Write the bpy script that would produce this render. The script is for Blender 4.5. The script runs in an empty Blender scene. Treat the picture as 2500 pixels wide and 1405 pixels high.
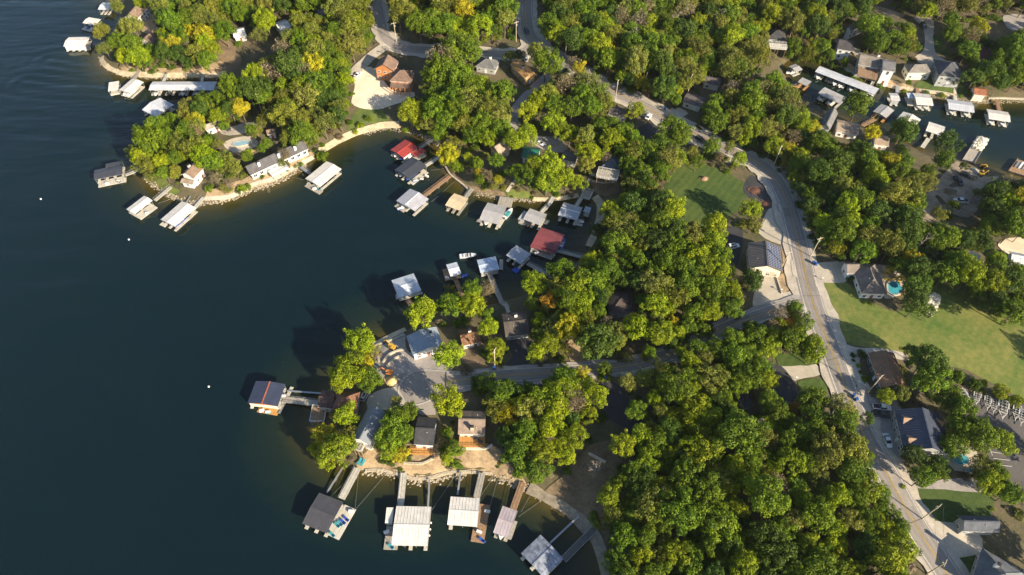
import bpy, bmesh, math, random
import numpy as np
from mathutils import Vector, Matrix, noise
from mathutils.geometry import delaunay_2d_cdt
R = math.radians
scene = bpy.context.scene
COL = scene.collection
rng = random.Random(7)

# ---------------------------------------------------------------- camera, sky, sun, exposure
CAM_H, FOC, PITCH = 210.0, 1700.0, R(52.6)      # metres above the lake, focal length in photo pixels, angle below the horizon
cd = bpy.data.cameras.new('camera'); cam = bpy.data.objects.new('camera', cd); COL.objects.link(cam)
cam.location = (0, 0, CAM_H); cam.rotation_euler = (R(90) - PITCH, 0, 0)
cd.sensor_width = 36; cd.lens = 36 * FOC / 2500; cd.clip_start = 1; cd.clip_end = 6000
scene.camera = cam
SUN_EL, SUN_AZ = R(24.5), R(317)                   # azimuth counted from +X, towards +Y
sun_dir = Vector((math.cos(SUN_AZ) * math.cos(SUN_EL), math.sin(SUN_AZ) * math.cos(SUN_EL), math.sin(SUN_EL)))
w = bpy.data.worlds.new('World'); scene.world = w; w.use_nodes = True
wn = w.node_tree.nodes; wl = w.node_tree.links
sky = wn.new('ShaderNodeTexSky'); sky.sky_type = 'NISHITA'; sky.sun_disc = False
sky.sun_elevation = SUN_EL; sky.sun_rotation = math.atan2(sun_dir.x, sun_dir.y)
sky.air_density = 1.0; sky.dust_density = 0.6; sky.ozone_density = 1.2
wn['Background'].inputs['Strength'].default_value = 0.08
wl.new(sky.outputs['Color'], wn['Background'].inputs['Color'])
sd = bpy.data.lights.new('sun', 'SUN'); sd.energy = 5.0; sd.angle = R(0.5); sd.color = (1.0, 0.85, 0.63)
so = bpy.data.objects.new('sun', sd); COL.objects.link(so)
so.rotation_euler = sun_dir.to_track_quat('Z', 'Y').to_euler(); so.location = (150, -150, 300)
scene.view_settings.view_transform = 'Standard'; scene.view_settings.look = 'None'
scene.view_settings.exposure = 1.2; scene.view_settings.gamma = 1; scene.view_settings.use_curve_mapping = False
scene.cycles.max_bounces = 6; scene.cycles.diffuse_bounces = 3; scene.cycles.transparent_max_bounces = 4

# ---------------------------------------------------------------- survey: where a point of the photograph lies in the place
def ray(x, y):
    u = (x - 1250) / FOC; v = (702.5 - y) / FOC
    return (u, math.cos(PITCH) + v * math.sin(PITCH), -math.sin(PITCH) + v * math.cos(PITCH))
def P(x, y, z=0.0):
    d = ray(x, y); t = (CAM_H - z) / -d[2]
    return Vector((d[0] * t, d[1] * t, z))
def photo(p):
    dx, dy, dz = p[0], p[1], p[2] - CAM_H
    f = dy * math.cos(PITCH) - dz * math.sin(PITCH); up = dy * math.sin(PITCH) + dz * math.cos(PITCH)
    return 1250 + FOC * dx / f, 702.5 - FOC * up / f
def smooth(pts, step=2.0, closed=False):
    pts = [Vector(p[:2]) for p in pts]; out = []; n = len(pts)
    for i in range(n if closed else n - 1):
        if closed: a, b, c, d = pts[i - 1], pts[i], pts[(i + 1) % n], pts[(i + 2) % n]
        else: a, b, c, d = pts[max(i - 1, 0)], pts[i], pts[i + 1], pts[min(i + 2, n - 1)]
        k = max(1, int((c - b).length / step))
        for j in range(k):
            t = j / k
            out.append(0.5 * ((2 * b) + (c - a) * t + (2 * a - 5 * b + 4 * c - d) * t * t + (3 * b - a - 3 * c + d) * t ** 3))
    if not closed: out.append(pts[-1])
    return out
SHORE = [(268,-60),(272,0),(290,22),(303,50),(290,72),(262,95),(248,120),(243,146),(255,163),(285,181),(320,188),(345,190),(400,191),(500,190),
 (550,190),(585,192),(592,203),(560,212),(520,224),(485,252),(450,290),(410,318),(372,350),(352,385),(346,412),(352,432),(372,448),(400,468),(425,483),(470,495),(505,497),
 (540,493),(580,482),(620,464),(670,448),(720,422),(745,402),(775,386),(790,370),(830,348),(880,328),(930,315),(975,313),(1005,322),(1045,340),
 (1072,355),(1083,385),(1088,410),(1100,432),(1112,441),(1130,455),(1142,467),(1166,474),(1200,480),(1240,485),(1290,490),(1330,492),(1360,490),
 (1400,485),(1422,478),(1452,484),(1468,505),(1463,545),(1452,578),(1440,602),(1428,622),(1402,645),(1385,668),(1360,693),(1300,716),(1260,726),
 (1230,737),(1190,746),(1130,752),(1080,765),(1030,792),(990,807),(960,822),(930,834),(912,848),(885,878),(850,912),(820,940),(796,955),(780,978),(764,1002),
 (758,1034),(770,1062),(790,1092),(820,1122),(850,1142),(872,1148),(895,1152),(930,1152),(960,1160),(985,1166),(1012,1174),(1050,1172),(1090,1160),
 (1130,1157),(1172,1160),(1202,1162),(1232,1174),(1262,1182),(1287,1194),(1330,1218),(1380,1250),(1420,1284),(1447,1316),(1466,1350),(1482,1410),(1490,1520),
 (1500,1700),(4200,1700),(4200,-60)]
COVE = [(4200,250),(2600,247),(2500,245),(2440,245),(2410,250),(2385,252),(2340,243),(2300,238),(2240,227),(2200,222),(2170,216),(2130,197),(2060,176),(2000,151),(1960,142),
 (1930,145),(1914,157),(1913,178),(1926,203),(1942,238),(1966,262),(2000,275),(2050,293),(2110,313),(2150,328),(2210,352),(2250,372),(2310,383),(2342,393),
 (2376,405),(2410,422),(2450,428),(2500,434),(2600,446),(4200,520)]
land2d = smooth([P(x, y) for x, y in SHORE[:-3]], 2.5) + [P(*q).to_2d() for q in SHORE[-3:]]
cove2d = smooth([P(x, y) for x, y in COVE], 2.5, True)
def wobble(p, s=0.35):
    return Vector((p.x + s * noise.noise((p.x * .23, p.y * .23, 1.)), p.y + s * noise.noise((p.x * .23, p.y * .23, 9.))))
land2d = [wobble(p, .6) for p in land2d]; cove2d = [wobble(p, .6) for p in cove2d]
def inside(px, py, poly):
    res = np.zeros(px.shape, bool); n = len(poly)
    for i in range(n):
        x1, y1 = poly[i]; x2, y2 = poly[(i + 1) % n]
        if y1 == y2: continue
        c = ((y1 > py) != (y2 > py)) & (px < (x2 - x1) * (py - y1) / (y2 - y1) + x1)
        res ^= c
    return res
def seg_dist(px, py, poly):
    best = np.full(px.shape, 1e9); n = len(poly)
    for i in range(n):
        x1, y1 = poly[i]; x2, y2 = poly[(i + 1) % n]
        dx, dy = x2 - x1, y2 - y1; L = dx * dx + dy * dy + 1e-9
        t = np.clip(((px - x1) * dx + (py - y1) * dy) / L, 0, 1)
        np.minimum(best, (px - x1 - t * dx) ** 2 + (py - y1 - t * dy) ** 2, out=best)
    return np.sqrt(best)
GX0, GX1, GY0, GY1, GS = -400.0, 480.0, 0.0, 480.0, 2.0
gx = np.arange(GX0, GX1 + .1, GS); gy = np.arange(GY0, GY1 + .1, GS)
XX, YY = np.meshgrid(gx, gy)
_in = inside(XX, YY, land2d) & ~inside(XX, YY, cove2d)
SD = np.minimum(seg_dist(XX, YY, land2d), seg_dist(XX, YY, cove2d)); SD = np.where(_in, SD, -SD)
ZZ = np.where(SD > 0, 1.3 * (1 - np.exp(-np.maximum(SD, 0) / 2.0)) + 6.5 * (1 - np.exp(-np.maximum(SD, 0) / 75.)), -3.5 * (1 - np.exp(np.minimum(SD, 0) / 7.)))
def lookup(A, x, y):
    fx = min(max((x - GX0) / GS, 0), len(gx) - 1.001); fy = min(max((y - GY0) / GS, 0), len(gy) - 1.001)
    i, j = int(fx), int(fy); a, b = fx - i, fy - j
    return float((A[j, i] * (1 - a) + A[j, i + 1] * a) * (1 - b) + (A[j + 1, i] * (1 - a) + A[j + 1, i + 1] * a) * b)
def gz(x, y): return lookup(ZZ, x, y)
def shore_dist(x, y): return lookup(SD, x, y)
def G(x, y, h=0.0):
    z = 3.0 + h
    for _ in range(7):
        p = P(x, y, z); z = max(gz(p.x, p.y), 0) + h
    p = P(x, y, z); return p

# ---------------------------------------------------------------- materials
MATS = {}
def mat(name, col, rough=.8, metal=0., spec=.5, var=.12, vscale=.6, bump=0., bscale=8., col2=None, stripes=0.):
    key = (name, tuple(col), rough, var, vscale, bump, bscale, col2, stripes)
    if key in MATS: return MATS[key]
    m = bpy.data.materials.new(name); m.use_nodes = True; nt = m.node_tree; n = nt.nodes; l = nt.links
    b = n['Principled BSDF']; b.inputs['Roughness'].default_value = rough; b.inputs['Metallic'].default_value = metal
    b.inputs['Specular IOR Level'].default_value = spec
    co = n.new('ShaderNodeTexCoord')
    def nz(scale, detail=4., rgh=.6):
        t = n.new('ShaderNodeTexNoise'); t.inputs['Scale'].default_value = scale; t.inputs['Detail'].default_value = detail
        t.inputs['Roughness'].default_value = rgh; l.new(co.outputs['Object'], t.inputs['Vector']); return t
    c2 = col2 or tuple(max(0, c * (1 - 2.2 * var)) for c in col)
    c1 = col if col2 else tuple(min(1, c * (1 + 1.2 * var)) for c in col)
    t1 = nz(vscale); t2 = nz(vscale * 7.3, 3.)
    mx = n.new('ShaderNodeMath'); mx.operation = 'MULTIPLY_ADD'; l.new(t1.outputs['Fac'], mx.inputs[0]); mx.inputs[1].default_value = .6
    ml = n.new('ShaderNodeMath'); ml.operation = 'MULTIPLY'; l.new(t2.outputs['Fac'], ml.inputs[0]); ml.inputs[1].default_value = .4
    l.new(ml.outputs[0], mx.inputs[2])
    rp = n.new('ShaderNodeValToRGB'); rp.color_ramp.elements[0].position = .36; rp.color_ramp.elements[1].position = .64
    rp.color_ramp.elements[0].color = (*c2, 1); rp.color_ramp.elements[1].color = (*c1, 1)
    if stripes:                                   # mowing lanes
        wv = n.new('ShaderNodeTexWave'); wv.inputs['Scale'].default_value = .11; wv.inputs['Distortion'].default_value = 2.5; wv.inputs['Detail Scale'].default_value = .4
        mp = n.new('ShaderNodeMapping'); mp.inputs['Rotation'].default_value = (0, 0, R(38)); l.new(co.outputs['Object'], mp.inputs['Vector']); l.new(mp.outputs['Vector'], wv.inputs['Vector'])
        sm = n.new('ShaderNodeMath'); sm.operation = 'MULTIPLY_ADD'; l.new(wv.outputs['Fac'], sm.inputs[0]); sm.inputs[1].default_value = stripes; l.new(mx.outputs[0], sm.inputs[2])
        sb = n.new('ShaderNodeMath'); sb.operation = 'SUBTRACT'; l.new(sm.outputs[0], sb.inputs[0]); sb.inputs[1].default_value = stripes / 2; mx = sb
    l.new(mx.outputs[0], rp.inputs['Fac']); l.new(rp.outputs['Color'], b.inputs['Base Color'])
    if bump:
        t3 = nz(bscale, 3.); bp = n.new('ShaderNodeBump'); bp.inputs['Strength'].default_value = bump; bp.inputs['Distance'].default_value = .15
        l.new(t3.outputs['Fac'], bp.inputs['Height']); l.new(bp.outputs['Normal'], b.inputs['Normal'])
    MATS[key] = m; return m
def M(col, rough=.7, **k): return mat(k.pop('name', 'paint'), col, rough, **k)
WHITE = M((.74, .73, .70), .55, name='white_paint', var=.05)
CREAM = M((.68, .62, .50), .6, name='cream_siding', var=.06)
GREY = M((.30, .31, .32), .7, name='grey_paint')
DARK = M((.03, .03, .035), .6, name='dark_paint')
GLASS = mat('window_glass', (.025, .035, .045), .06, 0, .6, var=.05)
STEEL = mat('galvanised_steel', (.42, .43, .44), .45, .6, var=.08)
WOODG = mat('weathered_deck', (.36, .33, .28), .85, var=.16, vscale=1.4)
WOODB = mat('brown_deck', (.30, .19, .11), .85, var=.16, vscale=1.4)
WOODO = mat('orange_deck', (.50, .25, .07), .8, var=.14, vscale=1.4)
CONCD = mat('dock_concrete', (.52, .49, .42), .85, var=.10, vscale=.9)
FLOAT = mat('dock_float', (.05, .05, .05), .8)
STONE = mat('limestone', (.50, .43, .32), .95, var=.25, vscale=1.5, bump=.6, bscale=3.)
RUBBER = mat('rubber', (.02, .02, .02), .9)
BARK = mat('bark', (.16, .125, .09), .95, var=.25, vscale=2.)
PALEB = mat('pale_bark', (.36, .32, .27), .95, var=.2, vscale=2.)

# ---------------------------------------------------------------- mesh helpers
class MB:
    def __init__(s): s.v = []; s.f = []; s.mi = []
    def poly(s, pts, mi=0):
        k = len(s.v); s.v += [tuple(p) for p in pts]; s.f.append(tuple(range(k, k + len(pts)))); s.mi.append(mi)
    def obox(s, o, u, v, w, mi=0):
        o, u, v, w = Vector(o), Vector(u), Vector(v), Vector(w); k = len(s.v)
        if u.cross(v).dot(w) < 0: u, v = v, u
        s.v += [tuple(q) for q in (o, o+u, o+u+v, o+v, o+w, o+u+w, o+u+v+w, o+v+w)]
        for f in ((3,2,1,0),(4,5,6,7),(0,1,5,4),(1,2,6,5),(2,3,7,6),(3,0,4,7)):
            s.f.append(tuple(k + i for i in f)); s.mi.append(mi)
    def box(s, x0, x1, y0, y1, z0, z1, mi=0): s.obox((x0,y0,z0), (x1-x0,0,0), (0,y1-y0,0), (0,0,z1-z0), mi)
    def prism(s, pts, z0, z1, mi=0):
        pts = [Vector(p[:2]) for p in pts]; n = len(pts)
        a = sum(pts[i].x * pts[(i+1) % n].y - pts[(i+1) % n].x * pts[i].y for i in range(n))
        if a < 0: pts.reverse()
        k = len(s.v); s.v += [(p.x, p.y, z0) for p in pts] + [(p.x, p.y, z1) for p in pts]
        s.f.append(tuple(range(k + n - 1, k - 1, -1))); s.mi.append(mi); s.f.append(tuple(range(k + n, k + 2 * n))); s.mi.append(mi)
        for i in range(n):
            j = (i + 1) % n; s.f.append((k+i, k+j, k+n+j, k+n+i)); s.mi.append(mi)
    def tube(s, a, b, r0, r1=None, n=6, mi=0, cap=True):
        a, b = Vector(a), Vector(b); r1 = r0 if r1 is None else r1; d = (b - a).normalized()
        e = d.orthogonal().normalized(); g = d.cross(e); k = len(s.v)
        for c, r in ((a, r0), (b, r1)):
            for i in range(n):
                t = 2 * math.pi * i / n; s.v.append(tuple(c + e * (r * math.cos(t)) + g * (r * math.sin(t))))
        for i in range(n):
            j = (i + 1) % n; s.f.append((k+i, k+j, k+n+j, k+n+i)); s.mi.append(mi)
        if cap:
            s.f.append(tuple(k + n - 1 - i for i in range(n))); s.mi.append(mi); s.f.append(tuple(k + n + i for i in range(n))); s.mi.append(mi)
    def loft(s, rings, mi=0, cap=True):
        k = len(s.v); n = len(rings[0])
        for rg in rings: s.v += [tuple(p) for p in rg]
        for a in range(len(rings) - 1):
            for i in range(n):
                j = (i + 1) % n; s.f.append((k+a*n+i, k+a*n+j, k+(a+1)*n+j, k+(a+1)*n+i)); s.mi.append(mi)
        if cap:
            s.f.append(tuple(k + n - 1 - i for i in range(n))); s.mi.append(mi); m = k + (len(rings) - 1) * n
            s.f.append(tuple(m + i for i in range(n))); s.mi.append(mi)
    def mesh(s, name, mats, smooth_=False):
        me = bpy.data.meshes.new(name); me.from_pydata(s.v, [], s.f)
        for m in (mats if isinstance(mats, (list, tuple)) else [mats]): me.materials.append(m)
        if any(s.mi): me.polygons.foreach_set('material_index', s.mi)
        if smooth_: me.polygons.foreach_set('use_smooth', [True] * len(s.f))
        me.update(); return me
    def build(s, name, mats, parent=None, smooth_=False):
        return link(name, s.mesh(name, mats, smooth_), parent)
def link(name, me, parent=None, loc=None):
    o = bpy.data.objects.new(name, me); COL.objects.link(o)
    if parent: o.parent = parent
    if loc is not None: o.location = loc
    return o
def tag(o, label=None, cat=None, group=None, kind=None):
    if label: o['label'] = label
    if cat: o['category'] = cat
    if group: o['group'] = group
    if kind: o['kind'] = kind
    return o
def thing(name, label, cat, loc, rz=0., group=None):
    o = bpy.data.objects.new(name, None); COL.objects.link(o); o.location = loc; o.rotation_euler = (0, 0, rz); o.empty_display_size = .5
    return tag(o, label, cat, group)
def dup(root, loc, rz=None, label=None, scale=None):
    r = root.copy(); COL.objects.link(r); r.location = loc
    if rz is not None: r.rotation_euler = (0, 0, rz)
    if scale is not None: r.scale = scale if hasattr(scale, '__len__') else (scale,) * 3
    if label: r['label'] = label
    for ch in root.children:
        c = ch.copy(); COL.objects.link(c); c.parent = r
        for g in ch.children:
            d = g.copy(); COL.objects.link(d); d.parent = c
    return r
LANDMARKS = []     # (point, phrase) used in the labels of trees
def mark(p, phrase): LANDMARKS.append((Vector((p[0], p[1])), phrase))

# draped sheets: polygons and ribbons that follow the ground
def drape(name, pts2d, off, material, jitter=0., step=2.2, label=None):
    pts = smooth(pts2d, step, True) if jitter >= 0 else [Vector(p[:2]) for p in pts2d]
    if jitter > 0: pts = [wobble(p, jitter) for p in pts]
    n = len(pts); xs = [p.x for p in pts]; ys = [p.y for p in pts]
    g = 2.5; X, Y = np.meshgrid(np.arange(min(xs), max(xs), g), np.arange(min(ys), max(ys), g))
    if X.size:
        pl = [(p.x, p.y) for p in pts]; k = inside(X, Y, pl) & (seg_dist(X, Y, pl) > .9)
        inner = [Vector((float(a), float(b))) for a, b in zip(X[k], Y[k])]
    else: inner = []
    v, e, f, *_ = delaunay_2d_cdt(pts + inner, [], [list(range(n))], 1, 1e-4)
    me = bpy.data.meshes.new(name); me.from_pydata([(p.x, p.y, max(gz(p.x, p.y), 0.02) + off) for p in v], [], [tuple(q) for q in f])
    bm = bmesh.new(); bm.from_mesh(me); bmesh.ops.recalc_face_normals(bm, faces=bm.faces)
    if bm.faces and sum(q.normal.z for q in bm.faces) < 0: bmesh.ops.reverse_faces(bm, faces=bm.faces)
    bm.to_mesh(me); bm.free(); me.materials.append(material)
    o = link(name, me); return tag(o, label, None, None, 'structure')
def ribbon(name, path, width, off, material, kind='structure', dash=None, jitter=0., shift=0.):
    mb = MB(); n = len(path); L = []; acc = 0
    for i, p in enumerate(path):
        a = path[max(i - 1, 0)]; b = path[min(i + 1, n - 1)]; t = (b - a).normalized(); nn = Vector((-t.y, t.x))
        w0 = width * .5 * (1 + jitter * noise.noise((p.x * .15, p.y * .15, 3.)))
        w1 = width * .5 * (1 + jitter * noise.noise((p.x * .15, p.y * .15, 7.)))
        l_, r_ = p + nn * (shift + w0), p + nn * (shift - w1)
        z = max(gz(p.x, p.y), .05)
        L.append((l_, r_, max(gz(l_.x, l_.y), .05), max(gz(r_.x, r_.y), .05)))
    for i in range(n - 1):
        acc += (path[i + 1] - path[i]).length
        if dash and (acc % dash[0]) > dash[1]: continue
        a, b = L[i], L[i + 1]
        mb.poly([(a[1].x, a[1].y, a[3] + off), (b[1].x, b[1].y, b[3] + off), (b[0].x, b[0].y, b[2] + off), (a[0].x, a[0].y, a[2] + off)])
    o = mb.build(name, material); o['kind'] = kind; return o
def gp(pts): return [G(x, y).to_2d() for x, y in pts]
# ---------------------------------------------------------------- lake, ground, roads
def terrain():
    m = mat('woodland_floor', (.15, .115, .065), .95, var=.2, vscale=.12, bump=.5, bscale=1.2, col2=(.065, .068, .028))
    ny, nx = ZZ.shape
    co = np.stack([XX, YY, ZZ], -1).reshape(-1, 3)
    a = (np.arange(ny - 1)[:, None] * nx + np.arange(nx - 1)[None]).ravel()
    keep = ZZ > -3.2
    kf = (keep[:-1, :-1] | keep[1:, :-1] | keep[:-1, 1:] | keep[1:, 1:]).ravel()
    a = a[kf]; f = np.stack([a, a + 1, a + nx + 1, a + nx], -1)
    used, inv = np.unique(f, return_inverse=True); me = bpy.data.meshes.new('ground')
    me.from_pydata(co[used].tolist(), [], inv.reshape(-1, 4).tolist()); me.materials.append(m)
    me.polygons.foreach_set('use_smooth', [True] * len(f))
    tag(link('ground', me), kind='structure')
    mb = MB()                                     # land and lake bed beyond the surveyed sheet
    for x0, x1, y0, y1 in ((GX1, 4000, -800, 4000), (-215, GX1, GY1, 4000)):
        for i in range(6):
            for j in range(6):
                X0, X1 = x0 + (x1 - x0) * i / 6, x0 + (x1 - x0) * (i + 1) / 6; Y0, Y1 = y0 + (y1 - y0) * j / 6, y0 + (y1 - y0) * (j + 1) / 6
                mb.poly([(X0, Y0, 7.0), (X1, Y0, 7.0), (X1, Y1, 7.0), (X0, Y1, 7.0)])
    tag(mb.build('far_ground', m), kind='structure')
    bed = MB(); bed.poly([(-5000, -3000, -3.6), (5000, -3000, -3.6), (5000, 5000, -3.6), (-5000, 5000, -3.6)])
    tag(bed.build('lake_bed', mat('lake_mud', (.05, .05, .03), .9)), kind='structure')
terrain()

def lake():
    m = bpy.data.materials.new('lake_water'); m.use_nodes = True; n = m.node_tree.nodes; l = m.node_tree.links
    b = n['Principled BSDF']; b.inputs['Roughness'].default_value = .07; b.inputs['IOR'].default_value = 1.42
    at = n.new('ShaderNodeAttribute'); at.attribute_name = 'depth'
    rp = n.new('ShaderNodeValToRGB'); e = rp.color_ramp.elements
    e[0].position = 0; e[0].color = (.085, .062, .014, 1); e[1].position = 1; e[1].color = (.0026, .0116, .0142, 1)
    k = e.new(.16); k.color = (.036, .036, .011, 1); k = e.new(.42); k.color = (.010, .019, .013, 1)
    co = n.new('ShaderNodeTexCoord')
    t = n.new('ShaderNodeTexNoise'); t.inputs['Scale'].default_value = .045; t.inputs['Detail'].default_value = 5
    l.new(co.outputs['Object'], t.inputs['Vector'])
    md = n.new('ShaderNodeMath'); md.operation = 'MULTIPLY_ADD'; l.new(t.outputs['Fac'], md.inputs[0]); md.inputs[1].default_value = .25; 
    sub = n.new('ShaderNodeMath'); sub.operation = 'SUBTRACT'; l.new(at.outputs['Fac'], sub.inputs[0]); sub.inputs[1].default_value = .125
    l.new(sub.outputs[0], md.inputs[2]); l.new(md.outputs[0], rp.inputs['Fac']); l.new(rp.outputs['Color'], b.inputs['Base Color'])
    mp = n.new('ShaderNodeMapping'); mp.inputs['Rotation'].default_value = (0, 0, R(12)); mp.inputs['Scale'].default_value = (.35, 1, 1)
    l.new(co.outputs['Object'], mp.inputs['Vector'])
    def nz(s, d):
        q = n.new('ShaderNodeTexNoise'); q.inputs['Scale'].default_value = s; q.inputs['Detail'].default_value = d; l.new(mp.outputs['Vector'], q.inputs['Vector']); return q
    q1, q2 = nz(.10, 2), nz(.8, 2)
    ad = n.new('ShaderNodeMath'); ad.operation = 'MULTIPLY_ADD'; l.new(q2.outputs['Fac'], ad.inputs[0]); ad.inputs[1].default_value = .05; l.new(q1.outputs['Fac'], ad.inputs[2])
    bp = n.new('ShaderNodeBump'); bp.inputs['Strength'].default_value = .9; bp.inputs['Distance'].default_value = 1.1
    gm = n.new('ShaderNodeMapping'); gm.inputs['Rotation'].default_value = (0, 0, R(-20)); gm.inputs['Scale'].default_value = (.3, 1, 1); l.new(co.outputs['Object'], gm.inputs['Vector'])
    gu = n.new('ShaderNodeTexNoise'); gu.inputs['Scale'].default_value = .022; gu.inputs['Detail'].default_value = 4; l.new(gm.outputs['Vector'], gu.inputs['Vector'])
    gr = n.new('ShaderNodeMapRange'); l.new(gu.outputs['Fac'], gr.inputs['Value']); gr.inputs['From Min'].default_value = .35; gr.inputs['From Max'].default_value = .65; gr.inputs['To Min'].default_value = .45; gr.inputs['To Max'].default_value = 1.0
    l.new(gr.outputs['Result'], bp.inputs['Strength'])
    g2 = n.new('ShaderNodeMapRange'); l.new(gu.outputs['Fac'], g2.inputs['Value']); g2.inputs['From Min'].default_value = .35; g2.inputs['From Max'].default_value = .65; g2.inputs['To Min'].default_value = .05; g2.inputs['To Max'].default_value = .11; l.new(g2.outputs['Result'], b.inputs['Roughness'])
    l.new(ad.outputs[0], bp.inputs['Height']); l.new(bp.outputs['Normal'], b.inputs['Normal'])
    # the sheet, with the wash of a passed boat as real ripples
    s = 2.0; x = np.arange(-400, 500.1, s); y = np.arange(0, 480.1, s); X, Y = np.meshgrid(x, y); Z = np.zeros_like(X)
    def wake(path, n_, lam, amp, width):
        d = seg_dist(X, Y, path + path[::-1])
        # signed distance to one side of the path
        px = np.array([p[0] for p in path]); py = np.array([p[1] for p in path]); i = np.argmin((X[..., None] - px) ** 2 + (Y[..., None] - py) ** 2, -1)
        i = np.clip(i, 0, len(path) - 2); sx = (px[i+1] - px[i]) * (Y - py[i]) - (py[i+1] - py[i]) * (X - px[i])
        d = d * np.sign(sx); return amp * np.cos(d / lam * 6.283) * np.exp(-(d / width) ** 2)
    for pts in ([(455,545),(520,575),(600,605),(700,635),(800,655),(860,690)], [(470,520),(560,572),(680,610),(790,645)], [(120,150),(200,165),(262,178)], [(60,205),(160,215),(270,222)]):
        Z += wake([tuple(p) for p in smooth([P(*q) for q in pts], 6)], 3, 6.0, .22, 13)
    ix = np.clip(((X - GX0) / GS).astype(int), 0, len(gx) - 1); iy = np.clip(((Y - GY0) / GS).astype(int), 0, len(gy) - 1)
    D = np.clip(-SD[iy, ix] / 26.0, 0, 1)
    Dc = D.copy(); Z *= np.clip(D * 3, 0, 1)
    ny, nx = X.shape; a = (np.arange(ny - 1)[:, None] * nx + np.arange(nx - 1)[None]).ravel()
    dry = SD[iy, ix] > 6; w4 = ~(dry[:-1, :-1] & dry[1:, :-1] & dry[:-1, 1:] & dry[1:, 1:]); a = a[w4.ravel()]
    f = np.stack([a, a + 1, a + nx + 1, a + nx], -1); used, inv = np.unique(f, return_inverse=True)
    co3 = np.stack([X, Y, Z], -1).reshape(-1, 3)[used]; dv = Dc.ravel()[used]
    v = co3.tolist(); fl = inv.reshape(-1, 4).tolist(); dv = list(dv); k = len(v)
    for x0, x1, y0, y1 in ((-5000, -400, -3000, 5000), (-400, 5000, -3000, 0), (-400, 5000, 480, 5000), (500, 5000, 0, 480)):
        fl.append([k, k+1, k+2, k+3]); v += [(x0, y0, 0), (x1, y0, 0), (x1, y1, 0), (x0, y1, 0)]; dv += [1.0] * 4; k += 4
    me = bpy.data.meshes.new('lake_water'); me.from_pydata(v, [], fl); me.materials.append(m)
    me.polygons.foreach_set('use_smooth', [True] * len(fl))
    at = me.attributes.new('depth', 'FLOAT', 'POINT'); at.data.foreach_set('value', dv)
    tag(link('lake_water', me), kind='structure')
lake()

GRAVEL = mat('pale_gravel', (.46, .41, .34), .95, var=.12, vscale=.25, bump=.3, bscale=2.)
GRAVELG = mat('grey_gravel', (.34, .31, .29), .95, var=.12, vscale=.25, bump=.3, bscale=2.)
DIRTW = mat('bright_fill_dirt', (.70, .60, .45), .95, var=.1, vscale=.12, bump=.5, bscale=.8)
DIRT = mat('tan_earth', (.40, .29, .17), .95, var=.22, vscale=.2, bump=.4, bscale=1.5)
DIRTB = mat('brown_earth', (.20, .145, .085), .95, var=.22, vscale=.2, bump=.4, bscale=1.5)
LAWN = mat('mown_lawn', (.085, .120, .020), .95, var=.12, vscale=.12, bump=.5, bscale=3., col2=(.036, .074, .011), stripes=.10)
LAWNDRY = mat('dry_lawn', (.20, .195, .048), .95, vscale=.085, bump=.5, bscale=2.5, col2=(.066, .125, .014), stripes=.035)
WEEDS = mat('weedy_slope', (.13, .16, .03), .95, vscale=.25, bump=1., bscale=1.5, col2=(.05, .09, .015))
ASPH = mat('worn_asphalt', (.285, .255, .23), .9, var=.07, vscale=.12, bump=.15, bscale=6.)
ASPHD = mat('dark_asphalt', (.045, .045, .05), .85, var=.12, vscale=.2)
ASPHL = mat('lot_asphalt', (.10, .092, .088), .9, var=.1, vscale=.15)
CONC = mat('driveway_concrete', (.46, .41, .33), .9, var=.08, vscale=.2)
SAND = mat('shore_gravel', (.52, .43, .29), .95, var=.18, vscale=.5, bump=.5, bscale=2.)
PAINTW = mat('road_paint_white', (.62, .60, .56), .8, var=.15, vscale=1.)
PAINTY = mat('road_paint_yellow', (.55, .36, .06), .8, var=.15, vscale=1.)

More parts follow.
